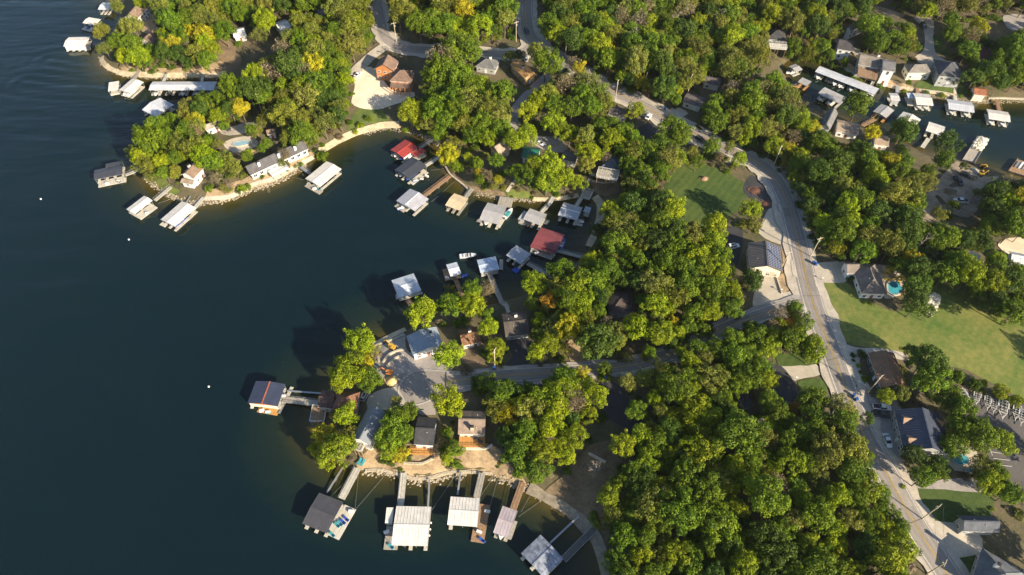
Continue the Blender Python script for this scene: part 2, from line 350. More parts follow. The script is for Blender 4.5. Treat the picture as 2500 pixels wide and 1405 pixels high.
PATCHES = [
 ('lawn', LAWN, [(1612,470),(1650,415),(1700,400),(1770,418),(1800,438),(1828,455),(1822,485),(1800,512),(1772,535),(1700,565),(1645,550),(1620,510)]),
 ('field_lawn', LAWNDRY, [(2004,690),(2040,686),(2075,695),(2098,722),(2140,745),(2200,760),(2250,710),(2290,695),(2340,692),(2400,715),(2450,765),(2540,800),(2560,990),(2440,945),(2360,905),(2300,890),(2225,878),(2160,858),(2085,842),(2055,825),(2028,770)]),
 ('weedy_bank', WEEDS, [(848,318),(858,290),(880,262),(915,258),(938,275),(950,298),(930,309),(880,322),(846,340)]),
 ('building_site', DIRTW, [(866,178),(905,164),(935,195),(962,222),(1012,226),(1004,243),(965,255),(922,268),(890,266),(858,252),(866,215)]),
 ('yard', CONC, [(1850,568),(1880,507),(1905,510),(1925,550),(1938,600),(1905,598),(1866,582)]),
 ('driveway', CONC, [(1855,684),(1908,672),(1912,715),(1952,700),(1948,722),(1880,750),(1838,748)]),
 ('dirt_strip', DIRT, [(1905,596),(1916,602),(1930,640),(1941,692),(1908,718),(1896,676),(1914,664)]),
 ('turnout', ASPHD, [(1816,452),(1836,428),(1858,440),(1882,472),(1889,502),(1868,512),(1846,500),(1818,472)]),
 ('dark_drive_or_shade', ASPHD, [(1778,555),(1812,560),(1806,630),(1778,690),(1760,640),(1765,590)]),
 ('driveway', CONC, [(1984,648),(2030,640),(2068,640),(2078,676),(2062,690),(2000,687)]),
 ('gravel_yard', GRAVEL, [(2022,800),(2060,838),(2100,850),(2150,852),(2210,864),(2228,884),(2130,864),(2100,880),(2108,920),(2125,950),(2095,968),(2070,925)]),
 ('gravel_yard', GRAVELG, [(2078,965),(2180,972),(2200,1004),(2190,1060),(2205,1130),(2250,1175),(2390,1165),(2400,1205),(2330,1205),(2240,1195),(2200,1195),(2152,1125),(2108,1040)]),
 ('parking_lot', ASPHL, [(2296,930),(2380,962),(2540,1015),(2540,1200),(2440,1160),(2400,1090),(2330,1000)]),
 ('lawn', mat('shade_darkened_lawn', (.07, .105, .018), .95, vscale=.12, bump=.5, bscale=3., col2=(.030, .062, .010)), [(2192,1192),(2250,1192),(2350,1200),(2420,1210),(2400,1275),(2243,1275),(2210,1225)]),  # darker copy of the lawn, shade put into its colour
 ('lawn', LAWN, [(2315,1368),(2402,1362),(2420,1420),(2345,1425)]),
 ('driveway', CONC, [(2238,1274),(2300,1274),(2380,1290),(2400,1345),(2345,1362),(2312,1366),(2270,1318)]),
 ('driveway', CONC, [(1898,896),(1992,890),(2012,912),(1990,920),(1945,928),(1925,944),(1904,930)]),
 ('dark_drive_or_shade', ASPHD, [(1868,890),(1908,895),(1945,950),(1935,1010),(1890,960)]),
 ('lawn', LAWN, [(1948,934),(1990,924),(2010,930),(2018,960),(1965,968)]),
 ('lawn', LAWN, [(1890,868),(1960,862),(1995,888),(1900,894)]),
 ('cul_de_sac', ASPH, [(962,930),(1000,908),(1090,905),(1160,912),(1160,948),(1100,962),(1078,975),(1062,990),(1064,1014),(1032,1014),(1000,1000),(975,975)]),
 ('driveway', CONC, [(900,968),(935,950),(965,945),(990,985),(960,1000),(938,1003),(898,998)]),
 ('yard', GRAVELG, [(905,860),(935,832),(985,812),(1000,860),(1080,855),(1105,905),(1000,908),(955,930),(925,920)]),
 ('terraced_bank', DIRT, [(872,1142),(900,1098),(1000,1085),(1100,1085),(1200,1085),(1250,1140),(1288,1188),(1230,1170),(1170,1157),(1130,1154),(1050,1169),(985,1163),(930,1149)]),
 ('yard', DIRTB, [(1110,850),(1190,842),(1210,910),(1120,915)]),
 ('dark_drive_or_shade', ASPHD, [(1235,838),(1292,826),(1300,862),(1275,905),(1218,908),(1252,870)]),
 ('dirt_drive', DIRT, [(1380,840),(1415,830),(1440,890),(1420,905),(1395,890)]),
 ('dark_drive_or_shade', ASPHD, [(1470,930),(1520,950),(1560,1020),(1600,1040),(1560,1060),(1480,1020),(1460,980)]),  # dark sheet standing in for deep tree shadow, no paving here
 ('yard', DIRTB, [(1440,1090),(1520,1080),(1510,1160),(1490,1240),(1462,1300),(1420,1270),(1370,1230),(1330,1200),(1380,1160)]),
 ('parking_lot', ASPHD, [(1552,318),(1600,300),(1650,318),(1620,350),(1560,356)]),
 ('driveway', CONC, [(1625,278),(1650,262),(1680,278),(1655,288)]),
 ('gravel_lot', GRAVEL, [(2228,44),(2275,48),(2280,90),(2284,130),(2312,150),(2302,178),(2240,152),(2235,140),(2256,120),(2254,72)]),
 ('cove_lawn', LAWN, [(2276,84),(2292,90),(2312,120),(2318,135),(2290,130)]),
 ('cove_lawn', LAWN, [(2240,200),(2290,196),(2350,204),(2364,228),(2330,236),(2240,222)]),
 ('gravel_lot', mat('muddy_gravel', (.38, .31, .23), .95, vscale=.13, bump=.6, bscale=1.5, col2=(.16, .125, .09)), [(2265,475),(2300,430),(2335,395),(2372,410),(2402,432),(2440,432),(2397,462),(2392,502),(2362,532),(2310,522),(2280,552),(2195,565),(2230,520)]),
 ('gravel_lot', DIRTW, [(2438,602),(2460,582),(2560,590),(2560,650),(2470,625)]),
 ('dirt_yard', DIRT, [(2050,140),(2110,180),(2190,200),(2230,215),(2160,210),(2060,170)]),
 ('dirt_yard', DIRTB, [(540,95),(570,110),(590,150),(560,188),(500,186),(520,140)]),
 ('dirt_yard', DIRT, [(332,40),(362,30),(385,50),(380,80),(352,82)]),
 ('shore_bank', DIRT, [(290,160),(330,165),(420,168),(500,160),(540,150),(545,186),(400,187),(320,184)]),
 ('terrace', CONC, [(545,354),(566,340),(612,334),(632,350),(614,366),(572,374)]),
 ('gravel_drive', GRAVEL, [(536,322),(590,304),(620,300),(630,314),(600,326),(560,332)]),
 ('shore_bank', DIRT, [(590,440),(640,415),(760,372),(768,382),(720,418),(670,444),(610,462),(560,485),(500,488),(505,470)]),
 ('lawn', LAWNDRY, [(372,442),(400,438),(420,456),(440,468),(425,478),(395,462)]),
 ('shore_bank', DIRTB, [(1095,412),(1120,432),(1150,455),(1230,470),(1235,480),(1160,470),(1120,445)]),
 ('lawn', LAWNDRY, [(1230,462),(1290,470),(1300,485),(1240,482)]),
 ('shore_bank', DIRTB, [(1440,430),(1500,430),(1510,470),(1460,478)]),
 ('gravel_drive', GRAVELG, [(1290,345),(1330,335),(1370,340),(1385,370),(1340,372)]),
 ('pool_terrace', CONC, [(2135,648),(2200,660),(2215,690),(2190,722),(2160,730),(2140,690)]),
 ('pool_terrace', CONC, [(2300,1095),(2370,1090),(2390,1140),(2330,1150)]),
 ('gravel_lot', GRAVELG, [(2450,40),(2500,38),(2540,60),(2500,80),(2460,70)]),
 ('dirt_bank', DIRT, [(2120,12),(2160,22),(2210,40),(2160,45)]),
]
for i, (nm, mt, px) in enumerate(PATCHES):
    drape(nm, gp(px), .05 + .004 * i, mt, jitter=.5 if mt not in (CONC, ASPHD, ASPHL, ASPH) else .12)

MAIN = smooth(gp([(1290,-60),(1284,0),(1284,40),(1292,85),(1325,122),(1400,165),(1455,202),(1560,255),(1640,300),(1720,340),(1800,378),(1850,400),(1893,440),(1922,500),(1940,560),(1954,620),(1970,690),(1990,760),(2018,830),(2052,920),(2082,1000),(2112,1072),(2160,1150),(2200,1225),(2250,1310),(2300,1385),(2350,1460)]), 2.)
BRANCH = smooth(gp([(1962,742),(1915,752),(1860,770),(1790,795),(1700,838),(1620,872),(1540,893),(1450,905),(1360,912),(1250,918),(1150,928),(1090,932)]), 2.)
NORTH = smooth(gp([(915,-60),(920,0),(926,40),(938,85),(962,112),(1005,122),(1080,126),(1180,132),(1262,134),(1298,116)]), 2.)
SPUR = smooth(gp([(945,112),(905,140),(872,172),(862,186)]), 2.)
LANE = smooth(gp([(1340,160),(1335,188),(1298,222),(1262,268),(1252,300),(1288,335),(1350,352)]), 2.)
LANE_EAST = smooth(gp([(1960,62),(2000,85),(2060,108),(2095,135)]), 2.)
SIDE = smooth(gp([(1895,428),(1915,426),(1940,424),(1985,430)]), 2.)
ribbon('road_shoulder', MAIN, 12.5, .36, GRAVEL, jitter=.35)
ribbon('road', MAIN, 7.6, .40, ASPH)
ribbon('road_shoulder', BRANCH, 7.6, .37, GRAVELG, jitter=.4)
ribbon('road', BRANCH, 5.5, .41, ASPH)
ribbon('road', SIDE, 7.5, .415, ASPH)
ribbon('road_shoulder', NORTH, 10.5, .375, GRAVEL, jitter=.4)
ribbon('road', NORTH, 6.4, .42, ASPH)
ribbon('road', SPUR, 6.0, .43, GRAVEL, jitter=.2)
ribbon('lane', LANE, 5.0, .425, GRAVELG, jitter=.3)
ribbon('lane', LANE_EAST, 4.0, .425, GRAVEL, jitter=.3)
for s in (-3.25, 3.25): ribbon('road_edge_line', MAIN, .2, .45, PAINTW, shift=s)
for s in (-.15, .15): ribbon('road_centre_line', MAIN, .13, .45, PAINTY, shift=s)
for s in (-2.4, 2.4): ribbon('road_edge_line', BRANCH, .16, .455, PAINTW, shift=s)
for s in (-.13, .13): ribbon('road_centre_line', BRANCH, .11, .455, PAINTY, shift=s)
for s in (-2.8, 2.8): ribbon('road_edge_line', NORTH, .16, .455, PAINTW, shift=s)
def strip(name, px, width, off, material, jitter=0., step=1.5): return ribbon(name, smooth(gp(px), step), width, off, material, jitter=jitter)
strip('cul_de_sac_line', [(1150,912),(1080,908),(1040,905),(1005,912),(980,935),(974,962),(990,982),(1020,990),(1050,980),(1075,965)], .16, .47, PAINTW)
for px in ([(2306,938),(2350,968),(2388,1000)], [(2322,972),(2338,984)], [(2334,980),(2344,970)], [(2415,1097),(2421,1114)], [(2419,1105),(2456,1111)], [(2424,1121),(2463,1126)], [(2427,1131),(2430,1138)], [(2430,1136),(2468,1141)]):
    strip('parking_line', px, .16, .47, PAINTW)
# tar-sealed cracks across the roads
TAR = mat('crack_sealer', (.035, .033, .032), .9)
for k in range(14, len(MAIN) - 8, 13):
    a = MAIN[k]; t = (MAIN[k+1] - a).normalized(); nn = Vector((-t.y, t.x)); q = rng.uniform(-1.5, 1.5)
    ribbon('road_crack', smooth([a - nn * 3.4, a + t * q * .3, a + nn * 3.4 + t * q], 1.), .09, .46, TAR)
# patched asphalt, worn wheel tracks and gravel thrown off the verges
TRACK = mat('tyre_polished_asphalt', (.262, .235, .212), .9, var=.09, vscale=.2)
PATCH = [mat('asphalt_patch', c, .9, var=.1, vscale=.3) for c in ((.225, .205, .185), (.31, .28, .25), (.20, .185, .17))]
for path, hw in ((MAIN, 1.6), (BRANCH, 1.2), (NORTH, 1.4)):
    for sgn in (-1, 1):
        for q in (.75, 2.25): ribbon('wheel_track', path, .7, .433, TRACK, shift=sgn * q * hw / 1.6, jitter=.6)
    k = 9
    while k < len(path) - 12:
        n_ = rng.randint(3, 9); ribbon('asphalt_patch', path[k:k + n_], hw * rng.uniform(.9, 1.8), .440, rng.choice(PATCH), shift=rng.choice((-1, 1)) * hw * .9, jitter=.1); k += n_ + rng.randint(8, 26)
    for _ in range(len(path) // 5):
        k = rng.randrange(2, len(path) - 6); ribbon('gravel_spill', path[k:k + rng.randint(3, 5)], rng.uniform(.5, 1.3), .445, GRAVEL, shift=rng.choice((-1, 1)) * hw * rng.uniform(2.1, 2.5), jitter=1.2)
# pale shore strips, walks and paths
strip('shore_walk', [(782,372),(830,343),(880,322),(930,309),(975,306)], 3.4, .35, SAND, .3)
strip('shore_path', [(500,487),(560,482),(620,452),(670,437),(720,410),(765,385)], 1.8, .36, CONC, .15)
strip('beach', [(247,142),(258,160),(288,177),(322,183),(400,186),(480,185),(545,184)], 2.6, .30, SAND, .4)
strip('beach', [(1290,1192),(1330,1214),(1380,1244),(1420,1276),(1450,1312),(1468,1350),(1482,1420)], 3.4, .30, mat('shade_dulled_beach', (.27, .23, .17), .95, var=.2, vscale=.6), .4)  # sand colour darkened to stand in for tree shade on this strip
strip('beach', [(1452,482),(1466,505),(1461,545),(1450,578),(1436,604)], 3.0, .30, SAND, .4)
strip('beach', [(912,846),(935,832),(962,820),(990,805)], 2.0, .30, SAND, .3)
strip('beach', [(1300,488),(1340,489),(1380,485),(1412,478)], 1.8, .30, SAND, .3)
strip('footpath', [(1238,470),(1250,452),(1262,440)], 1.4, .32, CONC)
strip('footpath', [(1422,470),(1440,440),(1450,425)], 1.4, .32, CONC)
strip('footpath', [(1240,757),(1232,740),(1242,765)], 1.4, .32, CONC)
strip('footpath', [(2334,212),(2330,225),(2333,238)], 1.4, .32, CONC)
strip('cove_path', [(2010,150),(2060,172),(2120,196),(2180,214),(2240,222),(2330,236)], 1.8, .30, SAND, .3)
# ---------------------------------------------------------------- boats
def boat_meshes(L, Wd, hull_m, deck_m, seat_m):
    h = MB(); st = [(-.5, .92, .0), (-.2, 1., .0), (.15, .95, .02), (.35, .66, .08), (.46, .3, .14), (.5, .04, .18)]
    rings = []
    for x, wd, zz in st:
        y = Wd / 2 * wd; X = x * L
        rings.append([(X, -y, .75 + zz), (X, -y * .72, .08 + zz * 1.6), (X, 0, -.12 + zz * 2), (X, y * .72, .08 + zz * 1.6), (X, y, .75 + zz)])
    h.loft(rings)
    d = MB(); d.prism([(-.30*L, -Wd*.36), (.18*L, -Wd*.36), (.18*L, Wd*.36), (-.30*L, Wd*.36)], .755, .80)
    s = MB(); s.box(-.28*L, -.20*L, -Wd*.34, Wd*.34, .80, 1.12); s.box(.02*L, .08*L, -Wd*.30, -Wd*.05, .80, 1.2); s.box(.02*L, .08*L, Wd*.05, Wd*.30, .80, 1.2)
    g = MB(); g.obox((.18*L, -Wd*.36, .80), (-.06*L, 0, .5), (0, Wd*.72, 0), (.03, 0, .02))
    m = MB(); m.box(-.56*L, -.50*L, -.28, .28, .2, 1.15); m.box(-.55*L, -.52*L, -.10, .10, -.2, .3)
    return [('hull', h.mesh('hull', hull_m)), ('cockpit', d.mesh('cockpit', deck_m)), ('seat', s.mesh('seat', seat_m)), ('windshield', g.mesh('windshield', GLASS)), ('outboard_motor', m.mesh('outboard_motor', DARK))]
BLUEH = M((.05, .10, .32), .35, name='blue_hull'); TEAL = M((.06, .34, .36), .5, name='teal_canvas'); REDH = M((.36, .04, .04), .4, name='red_hull'); TARP = M((.03, .09, .42), .6, name='blue_tarp')
BOATM = {'w': boat_meshes(6.6, 2.4, M((.72, .72, .72), .3, name='white_hull'), GREY, WHITE), 'b': boat_meshes(6.2, 2.3, BLUEH, GREY, WHITE), 'd': boat_meshes(6.4, 2.4, DARK, GREY, CREAM), 't': boat_meshes(6.4, 2.4, M((.72, .72, .72), .3, name='white_hull'), TEAL, TEAL)}
def boat(kind, loc, rz, label, group=None, name='motor_boat'):
    t = thing(name, label, 'boat', loc, rz, group)
    for n_, me in BOATM[kind]: link(n_, me, t)
    return t

# ---------------------------------------------------------------- boat docks
def frame(A, B, C, z):
    a, b, c = P(*A, z), P(*B, z), P(*C, z)
    ex = (b - a); L = ex.length; ex.normalize(); ey = Vector((-ex.y, ex.x, 0)); W = (c - b).dot(ey)
    cen = a + ex * L / 2 + ey * W / 2
    if W < 0: W = -W
    ang = math.atan2(ex.y, ex.x)
    return cen, ang, L, W
def metal_roof(col): return mat('ribbed_metal_roof', col, .42, .0, .5, var=.10, vscale=.45)
def slope(o, u, v, th=.07, ribs=.9, mi=0, mb=None, ribh=.06):
    """a roof sheet: o corner, u along the eave, v up the slope, with standing ribs running up it"""
    mb = mb or MB(); n = u.cross(v).normalized(); n = n if n.z > 0 else -n
    mb.obox(o, u, v, n * th, mi); k = max(2, int(u.length / ribs))
    for i in range(k + 1):
        q = o + u * (i / k) * (1 - .06 / u.length) + n * th
        mb.obox(q + v * .004, u.normalized() * .09, v * .992, n * ribh, mi)
    return mb
def gable(root, x0, x1, y0, y1, z, rise, mr, over=0., ribs=.9, axis='x', trim=None, nm='roof_panel', parent=None, ribh=.06):
    """two sheets that meet at a ridge along x (or y)"""
    parent = parent or root
    if axis == 'x':
        ym = (y0 + y1) / 2; A = [(Vector((x0, y0, z)), Vector((x1 - x0, 0, 0)), Vector((0, ym - y0, rise))), (Vector((x0, y1, z)), Vector((x1 - x0, 0, 0)), Vector((0, ym - y1, rise)))]
        ca, cb = Vector((x0, ym, z + rise + .05)), Vector((x1, ym, z + rise + .05)); sd_ = Vector((0, 1, 0))
        ends = [[(x, y0, z), (x, y1, z), (x, ym, z + rise)] for x in (x0 + .05, x1 - .05)]
    else:
        xm = (x0 + x1) / 2; A = [(Vector((x0, y0, z)), Vector((0, y1 - y0, 0)), Vector((xm - x0, 0, rise))), (Vector((x1, y0, z)), Vector((0, y1 - y0, 0)), Vector((xm - x1, 0, rise)))]
        ca, cb = Vector((xm, y0, z + rise + .05)), Vector((xm, y1, z + rise + .05)); sd_ = Vector((1, 0, 0))
        ends = [[(x0, y, z), (x1, y, z), (xm, y, z + rise)] for y in (y0 + .05, y1 - .05)]
    out = []
    for o, u, v in A: out.append(slope(o, u, v, ribs=ribs, ribh=ribh).build(nm, mr, parent))
    c = MB(); c.obox(ca - sd_ * .2, cb - ca, sd_ * .4, (0, 0, .1)); c.build('ridge_cap', trim or mr, out[0])
    g = []
    for e in ends: q = MB(); q.poly(e); g.append(q)
    return out, g
CHAIRS = []
def dock(label, A, B, C, col, eave=3.0, rise=.085, axis='x', open_='y-', slips=2, deck=CONCD, parts=(), boats='', group='covered boat docks', roofs=(), flat=False, trim=None, name='boat_dock', walls=None, markas=None, ribs=.9):
    cen, ang, L, W = frame(A, B, C, eave); loc = Vector((cen.x, cen.y, 0)); t = thing(name, label, 'boat dock', loc, ang, group)
    mr = col if not isinstance(col, tuple) else metal_roof(col)
    hx, hy = L / 2, W / 2; ax = hx - .35, hy - .35; zt = .52
    def deckpart(nm, x0, x1, y0, y1, m=deck):
        mb = MB(); mb.box(x0, x1, y0, y1, zt - .14, zt); n = max(1, int(max(x1 - x0, y1 - y0) / 2.4))
        o = mb.build(nm, m, t); fb = MB()
        for i in range(n):
            if x1 - x0 > y1 - y0: fb.box(x0 + .1 + (x1-x0) * i / n, x0 - .1 + (x1-x0) * (i+1) / n, y0 + .06, y1 - .06, -.25, zt - .145)
            else: fb.box(x0 + .06, x1 - .06, y0 + .1 + (y1-y0) * i / n, y0 - .1 + (y1-y0) * (i+1) / n, -.25, zt - .145)
        fb.build('float', FLOAT, o); return o
    d, sgn = open_[0], 1 if open_[1] == '+' else -1
    wk, fw = min(2.0, W * .25), 1.1; fingers = []
    X = hx if d == 'x' else hy; Y = hy - .3 if d == 'x' else hx - .3
    def rect(a0, a1, b0, b1):          # a along the slips (towards the open end = +), b across
        a0, a1 = sorted((a0 * sgn, a1 * sgn)); return (a0, a1, b0, b1) if d == 'x' else (b0, b1, a0, a1)
    deckpart('walkway', *rect(-X + .2, -X + .2 + wk, -Y, Y))
    for i in range(slips + 1):
        b = -Y + (2 * Y - fw) * i / slips; fingers.append(b); deckpart('finger_deck', *rect(-X + .2 + wk + .02, X + .5, b, b + fw))
    for ch, i in zip(boats, range(slips)):
        if ch == '-': continue
        b = (fingers[i] + fw + fingers[i + 1]) / 2; a = (X * .25 + .5) * sgn
        lp = Vector((a, b, 0)) if d == 'x' else Vector((b, a, 0)); q = Matrix.Rotation(ang, 3, 'Z') @ lp
        ba = ang + (0 if d == 'x' else R(90)) + (math.pi if sgn < 0 else 0)
        nm = {'w': 'white', 'b': 'blue', 'd': 'black', 't': 'teal covered'}[ch]
        BO.append((ch, loc + q + Vector((0, 0, .35)), ba, nm, markas or label))
    # posts
    pm = MB(); nx = max(2, round(L / 4.2)); ny = max(2, round(W / 4.2)); pts = set()
    for i in range(nx + 1):
        for yy in (-ax[1], ax[1]): pts.add((round(-ax[0] + 2 * ax[0] * i / nx, 2), round(yy, 2)))
    for j in range(ny + 1):
        for xx in (-ax[0], ax[0]): pts.add((round(xx, 2), round(-ax[1] + 2 * ax[1] * j / ny, 2)))
    pme = None
    for (x, y) in sorted(pts):
        if pme is None: b = MB(); b.box(-.06, .06, -.06, .06, zt, eave - .1); pme = b.mesh('post', STEEL)
        link('post', pme, t, (x, y, 0))
    fr = MB(); e = .1
    for y in (-ax[1], ax[1]): fr.box(-ax[0], ax[0], y - e, y + e, eave - .32, eave - .04)
    for x in (-ax[0] + .11, ax[0] - .11): fr.box(x - e, x + e, -ax[1] + .11, ax[1] - .11, eave - .3, eave - .05)
    fr.build('roof_frame', STEEL, t)
    w0, rw = (W if axis == 'x' else L), 0
    rs = rise * w0
    out, ga = gable(t, -hx, hx, -hy, hy, eave, rs, mr, axis=axis, trim=trim or mr, ribs=ribs); [q.build('gable_end', trim or mr, t) for q in ga]
    if walls:
        mb = MB()
        for s_ in walls[0]:
            if s_ == 'y-': mb.box(-ax[0], ax[0], -ax[1] - .05, -ax[1] + .05, zt + .01, eave - .35)
            if s_ == 'y+': mb.box(-ax[0], ax[0], ax[1] - .05, ax[1] + .05, zt + .01, eave - .35)
            if s_ == 'x-': mb.box(-ax[0] - .05, -ax[0] + .05, -ax[1] + .1, ax[1] - .1, zt + .01, eave - .35)
            if s_ == 'x+': mb.box(ax[0] - .05, ax[0] + .05, -ax[1] + .1, ax[1] - .1, zt + .01, eave - .35)
        mb.build('wall', walls[1], t)
    inv = Matrix.Rotation(-ang, 3, 'Z')
    for (qa, qb, qc, m, nm) in parts:       # further open decks, corner points in the photograph
        c2, a2, l2, w2 = frame(qa, qb, qc, zt); mb = MB()
        ex = Vector((math.cos(a2), math.sin(a2), 0)); ey = Vector((-ex.y, ex.x, 0)); o = c2 - ex * l2 / 2 - ey * w2 / 2
        lo = inv @ (Vector((o.x, o.y, 0)) - loc); mb.obox(lo + Vector((0, 0, zt - .15)), inv @ (ex * l2), inv @ (ey * w2), (0, 0, .155))
        dk = mb.build(nm, m, t); fb = MB(); fb.obox(lo + Vector((0, 0, -.25)) + inv @ (ex * .08 + ey * .08), inv @ (ex * (l2 - .16)), inv @ (ey * (w2 - .16)), (0, 0, zt + .09)); fb.build('float', FLOAT, dk)
        pl = MB(); k = int(l2 / 1.2)
        for i in range(1, k): pl.obox(lo + inv @ (ex * (l2 * i / k) + ey * .02) + Vector((0, 0, zt + .005)), inv @ (ex * .05), inv @ (ey * (w2 - .04)), (0, 0, .006))
        if pl.f: pl.build('deck_seam', FLOAT, dk)
    for (qa, qb, qc, col2, ev2) in roofs:    # lower side roofs
        c2, a2, l2, w2 = frame(qa, qb, qc, ev2); ex = Vector((math.cos(a2), math.sin(a2), 0)); ey = Vector((-ex.y, ex.x, 0)); o = c2 - ex * l2 / 2 - ey * w2 / 2
        lo = inv @ (Vector((o.x, o.y, 0)) - loc) + Vector((0, 0, ev2)); slope(lo, inv @ (ex * l2), inv @ (ey * w2) + Vector((0, 0, .12)), ribs=ribs).build('side_roof', metal_roof(col2) if isinstance(col2, tuple) else col2, t)
        for fx, fy in ((.04, .05), (.96, .05), (.04, .95), (.96, .95)):
            q = lo + inv @ (ex * l2 * fx + ey * w2 * fy); pb = MB(); pb.box(q.x - .06, q.x + .06, q.y - .06, q.y + .06, zt, ev2); pb.build('side_post', STEEL, t)
        fb = MB(); fb.obox(Vector((lo.x, lo.y, -.2)) + inv @ (ex * .2 + ey * .2), inv @ (ex * (l2 - .4)), inv @ (ey * (w2 - .4)), (0, 0, zt + .19)); fb.build('side_deck', deck, t)
    if markas: mark(loc, markas)
    return t
BO = []
def markas_short(s): return s.replace('the ', '', 1) if s.startswith('the ') else s
LW = (.68, .65, .60); CW = (.54, .56, .60); SL = (.055, .060, .075); BG = (.34, .37, .42); LG = (.40, .39, .39); TAN = (.62, .50, .33)
RD = (.36, .055, .045); DR = (.22, .06, .065)
STRIPE = mat('striped_roof', (.40, .41, .45), .45, var=.05)
# the docks, by the corners of their roofs
dock('white roofed dock at the tip of the far shore beside the white gabled house', (239,24), (264,25), (281,8), CW, slips=2, markas='the farthest white dock')
dock('low white dock with blue and red boats beyond the leafy point', (202,57), (231,62), (258,50), LW, slips=2, boats='bt', parts=[((198,72),(225,79),(238,72),CONCD,'swim_deck')], markas='the white dock with coloured boats')
dock('bright white double sided dock standing alone off the leafy point', (155,114), (208,113), (214,91), LW, slips=3, boats='--', walls=(['y-'], WHITE), markas='the bright white dock off the leafy point', parts=[((209,124),(222,121),(222,107),CONCD,'swim_deck')])
dock('cream and grey roofed four slip dock on a short gangway below the leafy point', (290,221), (320,229), (345,200), LW, axis='y', slips=3, boats='ww-', roofs=[((264,224),(289,220),(296,198),LW,2.6)], markas='the four slip dock')
dock('very long grey roofed dock running along the narrow inlet', (363,221), (522,221), (540,200), CW, slips=9, boats='w-d-w-t-w', markas='the very long inlet dock')
dock('blue white roofed dock half under the trees at the inlet mouth', (347,269), (381,287), (437,263), CW, slips=3, axis='x', markas='the blue white dock at the inlet mouth')
dock('slate grey roofed dock with a cream front deck off the wooded point', (230,440), (299,426), (297,403), SL, open_='y+', slips=3, parts=[((240,458),(308,444),(305,434),CONCD,'swim_deck')], roofs=[((258,410),(298,402),(297,394),SL,3.4)], markas='the slate grey dock off the wooded point')
dock('small white roofed dock with a side deck below the white cottage', (308,512), (329,524), (384,497), LW, axis='y', open_='x-', slips=2, parts=[((333,530),(344,537),(386,508),CONCD,'swim_deck')], markas='the small white dock')
dock('white roofed dock at the end of the long gangway near the muddy swirl', (392,537), (427,554), (466,503), LW, axis='y', open_='y-', slips=2, boats='-b', parts=[((427,558),(433,561),(474,513),CONCD,'swim_deck'),((389,549),(402,555),(408,548),CONCD,'swim_deck')], markas='the white dock near the muddy swirl')
dock('big plain white roofed dock in front of the long white house', (745,437), (782,457), (842,418), LW, axis='y', open_='y-', slips=3, rise=.06, boats='-w', parts=[((743,455),(779,475),(790,467),WOODG,'swim_deck')], markas='the big white dock in the cove')
dock('bright red roofed dock at the head of the cove', (953,367), (985,387), (1025,364), RD, axis='y', slips=2, boats='wb', walls=(['x+'], WHITE), roofs=[((1004,374),(1014,384),(1038,368),RD,2.7)], markas='the bright red dock')
dock('dark slate roofed dock with a pale sun deck beside the bright red dock', (963,416), (1000,439), (1051,412), SL, axis='y', slips=2, boats='wb', parts=[((1000,447),(1008,452),(1051,425),CONCD,'swim_deck')], markas='the dark slate dock in the cove')
dock('grey and white striped roof dock at the end of the brown gangway', (967,491), (1013,517), (1052,490), (.42,.42,.46), axis='y', slips=2, ribs=1.3, trim=WHITE, boats='w-', parts=[((962,504),(984,519),(994,512),WOODG,'swim_deck')], markas='the striped dock')
dock('tan roofed dock with open sides standing between the striped dock and the lilac grey dock', (1087,502), (1122,515), (1151,488), TAN, axis='x', slips=2, deck=WOODG, markas='the tan dock')
dock('lilac grey roofed dock beside a plank platform', (1170,537), (1217,549), (1241,508), LG, axis='x', slips=2, boats='w-', parts=[((1163,541),(1192,550),(1198,543),WOODG,'swim_deck'),((1214,555),(1220,557),(1245,515),CONCD,'swim_deck')], markas='the lilac grey dock')
dock('grey tan roofed dock with a flat side roof beside the dark blue dock', (1277,536), (1319,551), (1338,525), LG, axis='x', slips=2, boats='d-', roofs=[((1264,536),(1276,541),(1290,520),LG,2.5)], parts=[((1328,546),(1335,549),(1343,540),CONCD,'swim_deck')], markas='the grey tan dock')
dock('dark blue grey roofed dock with white ridge trim and a square sun deck', (1362,526), (1408,539), (1421,507), BG, axis='x', slips=2, trim=WHITE, parts=[((1400,548),(1421,553),(1431,539),CONCD,'swim_deck')], roofs=[((1424,517),(1438,521),(1442,508),BG,2.8)], markas='the dark blue grey dock')
dock('dark red two tier roofed dock with a wide front deck and blue walls', (1299,595), (1358,614), (1378,574), DR, axis='x', slips=2, rise=.06, walls=(['y-', 'x+'], M((.10, .18, .35), .6, name='blue_wall')), roofs=[((1294,603),(1352,622),(1358,612),DR,2.5)], parts=[((1293,616),(1346,635),(1356,622),WOODG,'swim_deck')], markas='the dark red dock')
dock('square blue grey roofed dock with a blue tarp moored behind it', (1236,624), (1272,646), (1305,626), BG, axis='x', slips=2, boats='-d', markas='the square blue grey dock')
dock('pale blue roofed dock at the end of the long bent gangway', (1173,667), (1219,658), (1209,627), (.42,.50,.62), axis='x', slips=2, open_='y+', walls=(['y-'], GREY), parts=[((1219,659),(1228,659),(1219,634),WOODG,'swim_deck')], markas='the pale blue dock')
dock('tiny white roofed dock standing on a brown deck with a lift beside it', (1100,676), (1126,669), (1116,640), (.60,.64,.70), axis='x', slips=1, open_='y+', deck=WOODB, parts=[((1087,686),(1125,678),(1119,650),WOODB,'swim_deck')], markas='the tiny white dock')
dock('blue white roofed dock nestled against the bright green round tree', (973,728), (1028,710), (1010,668), (.50,.54,.60), axis='x', slips=3, open_='x+', boats='w-w', parts=[((967,731),(994,727),(990,715),CONCD,'swim_deck')], markas='the blue white dock at the bend')
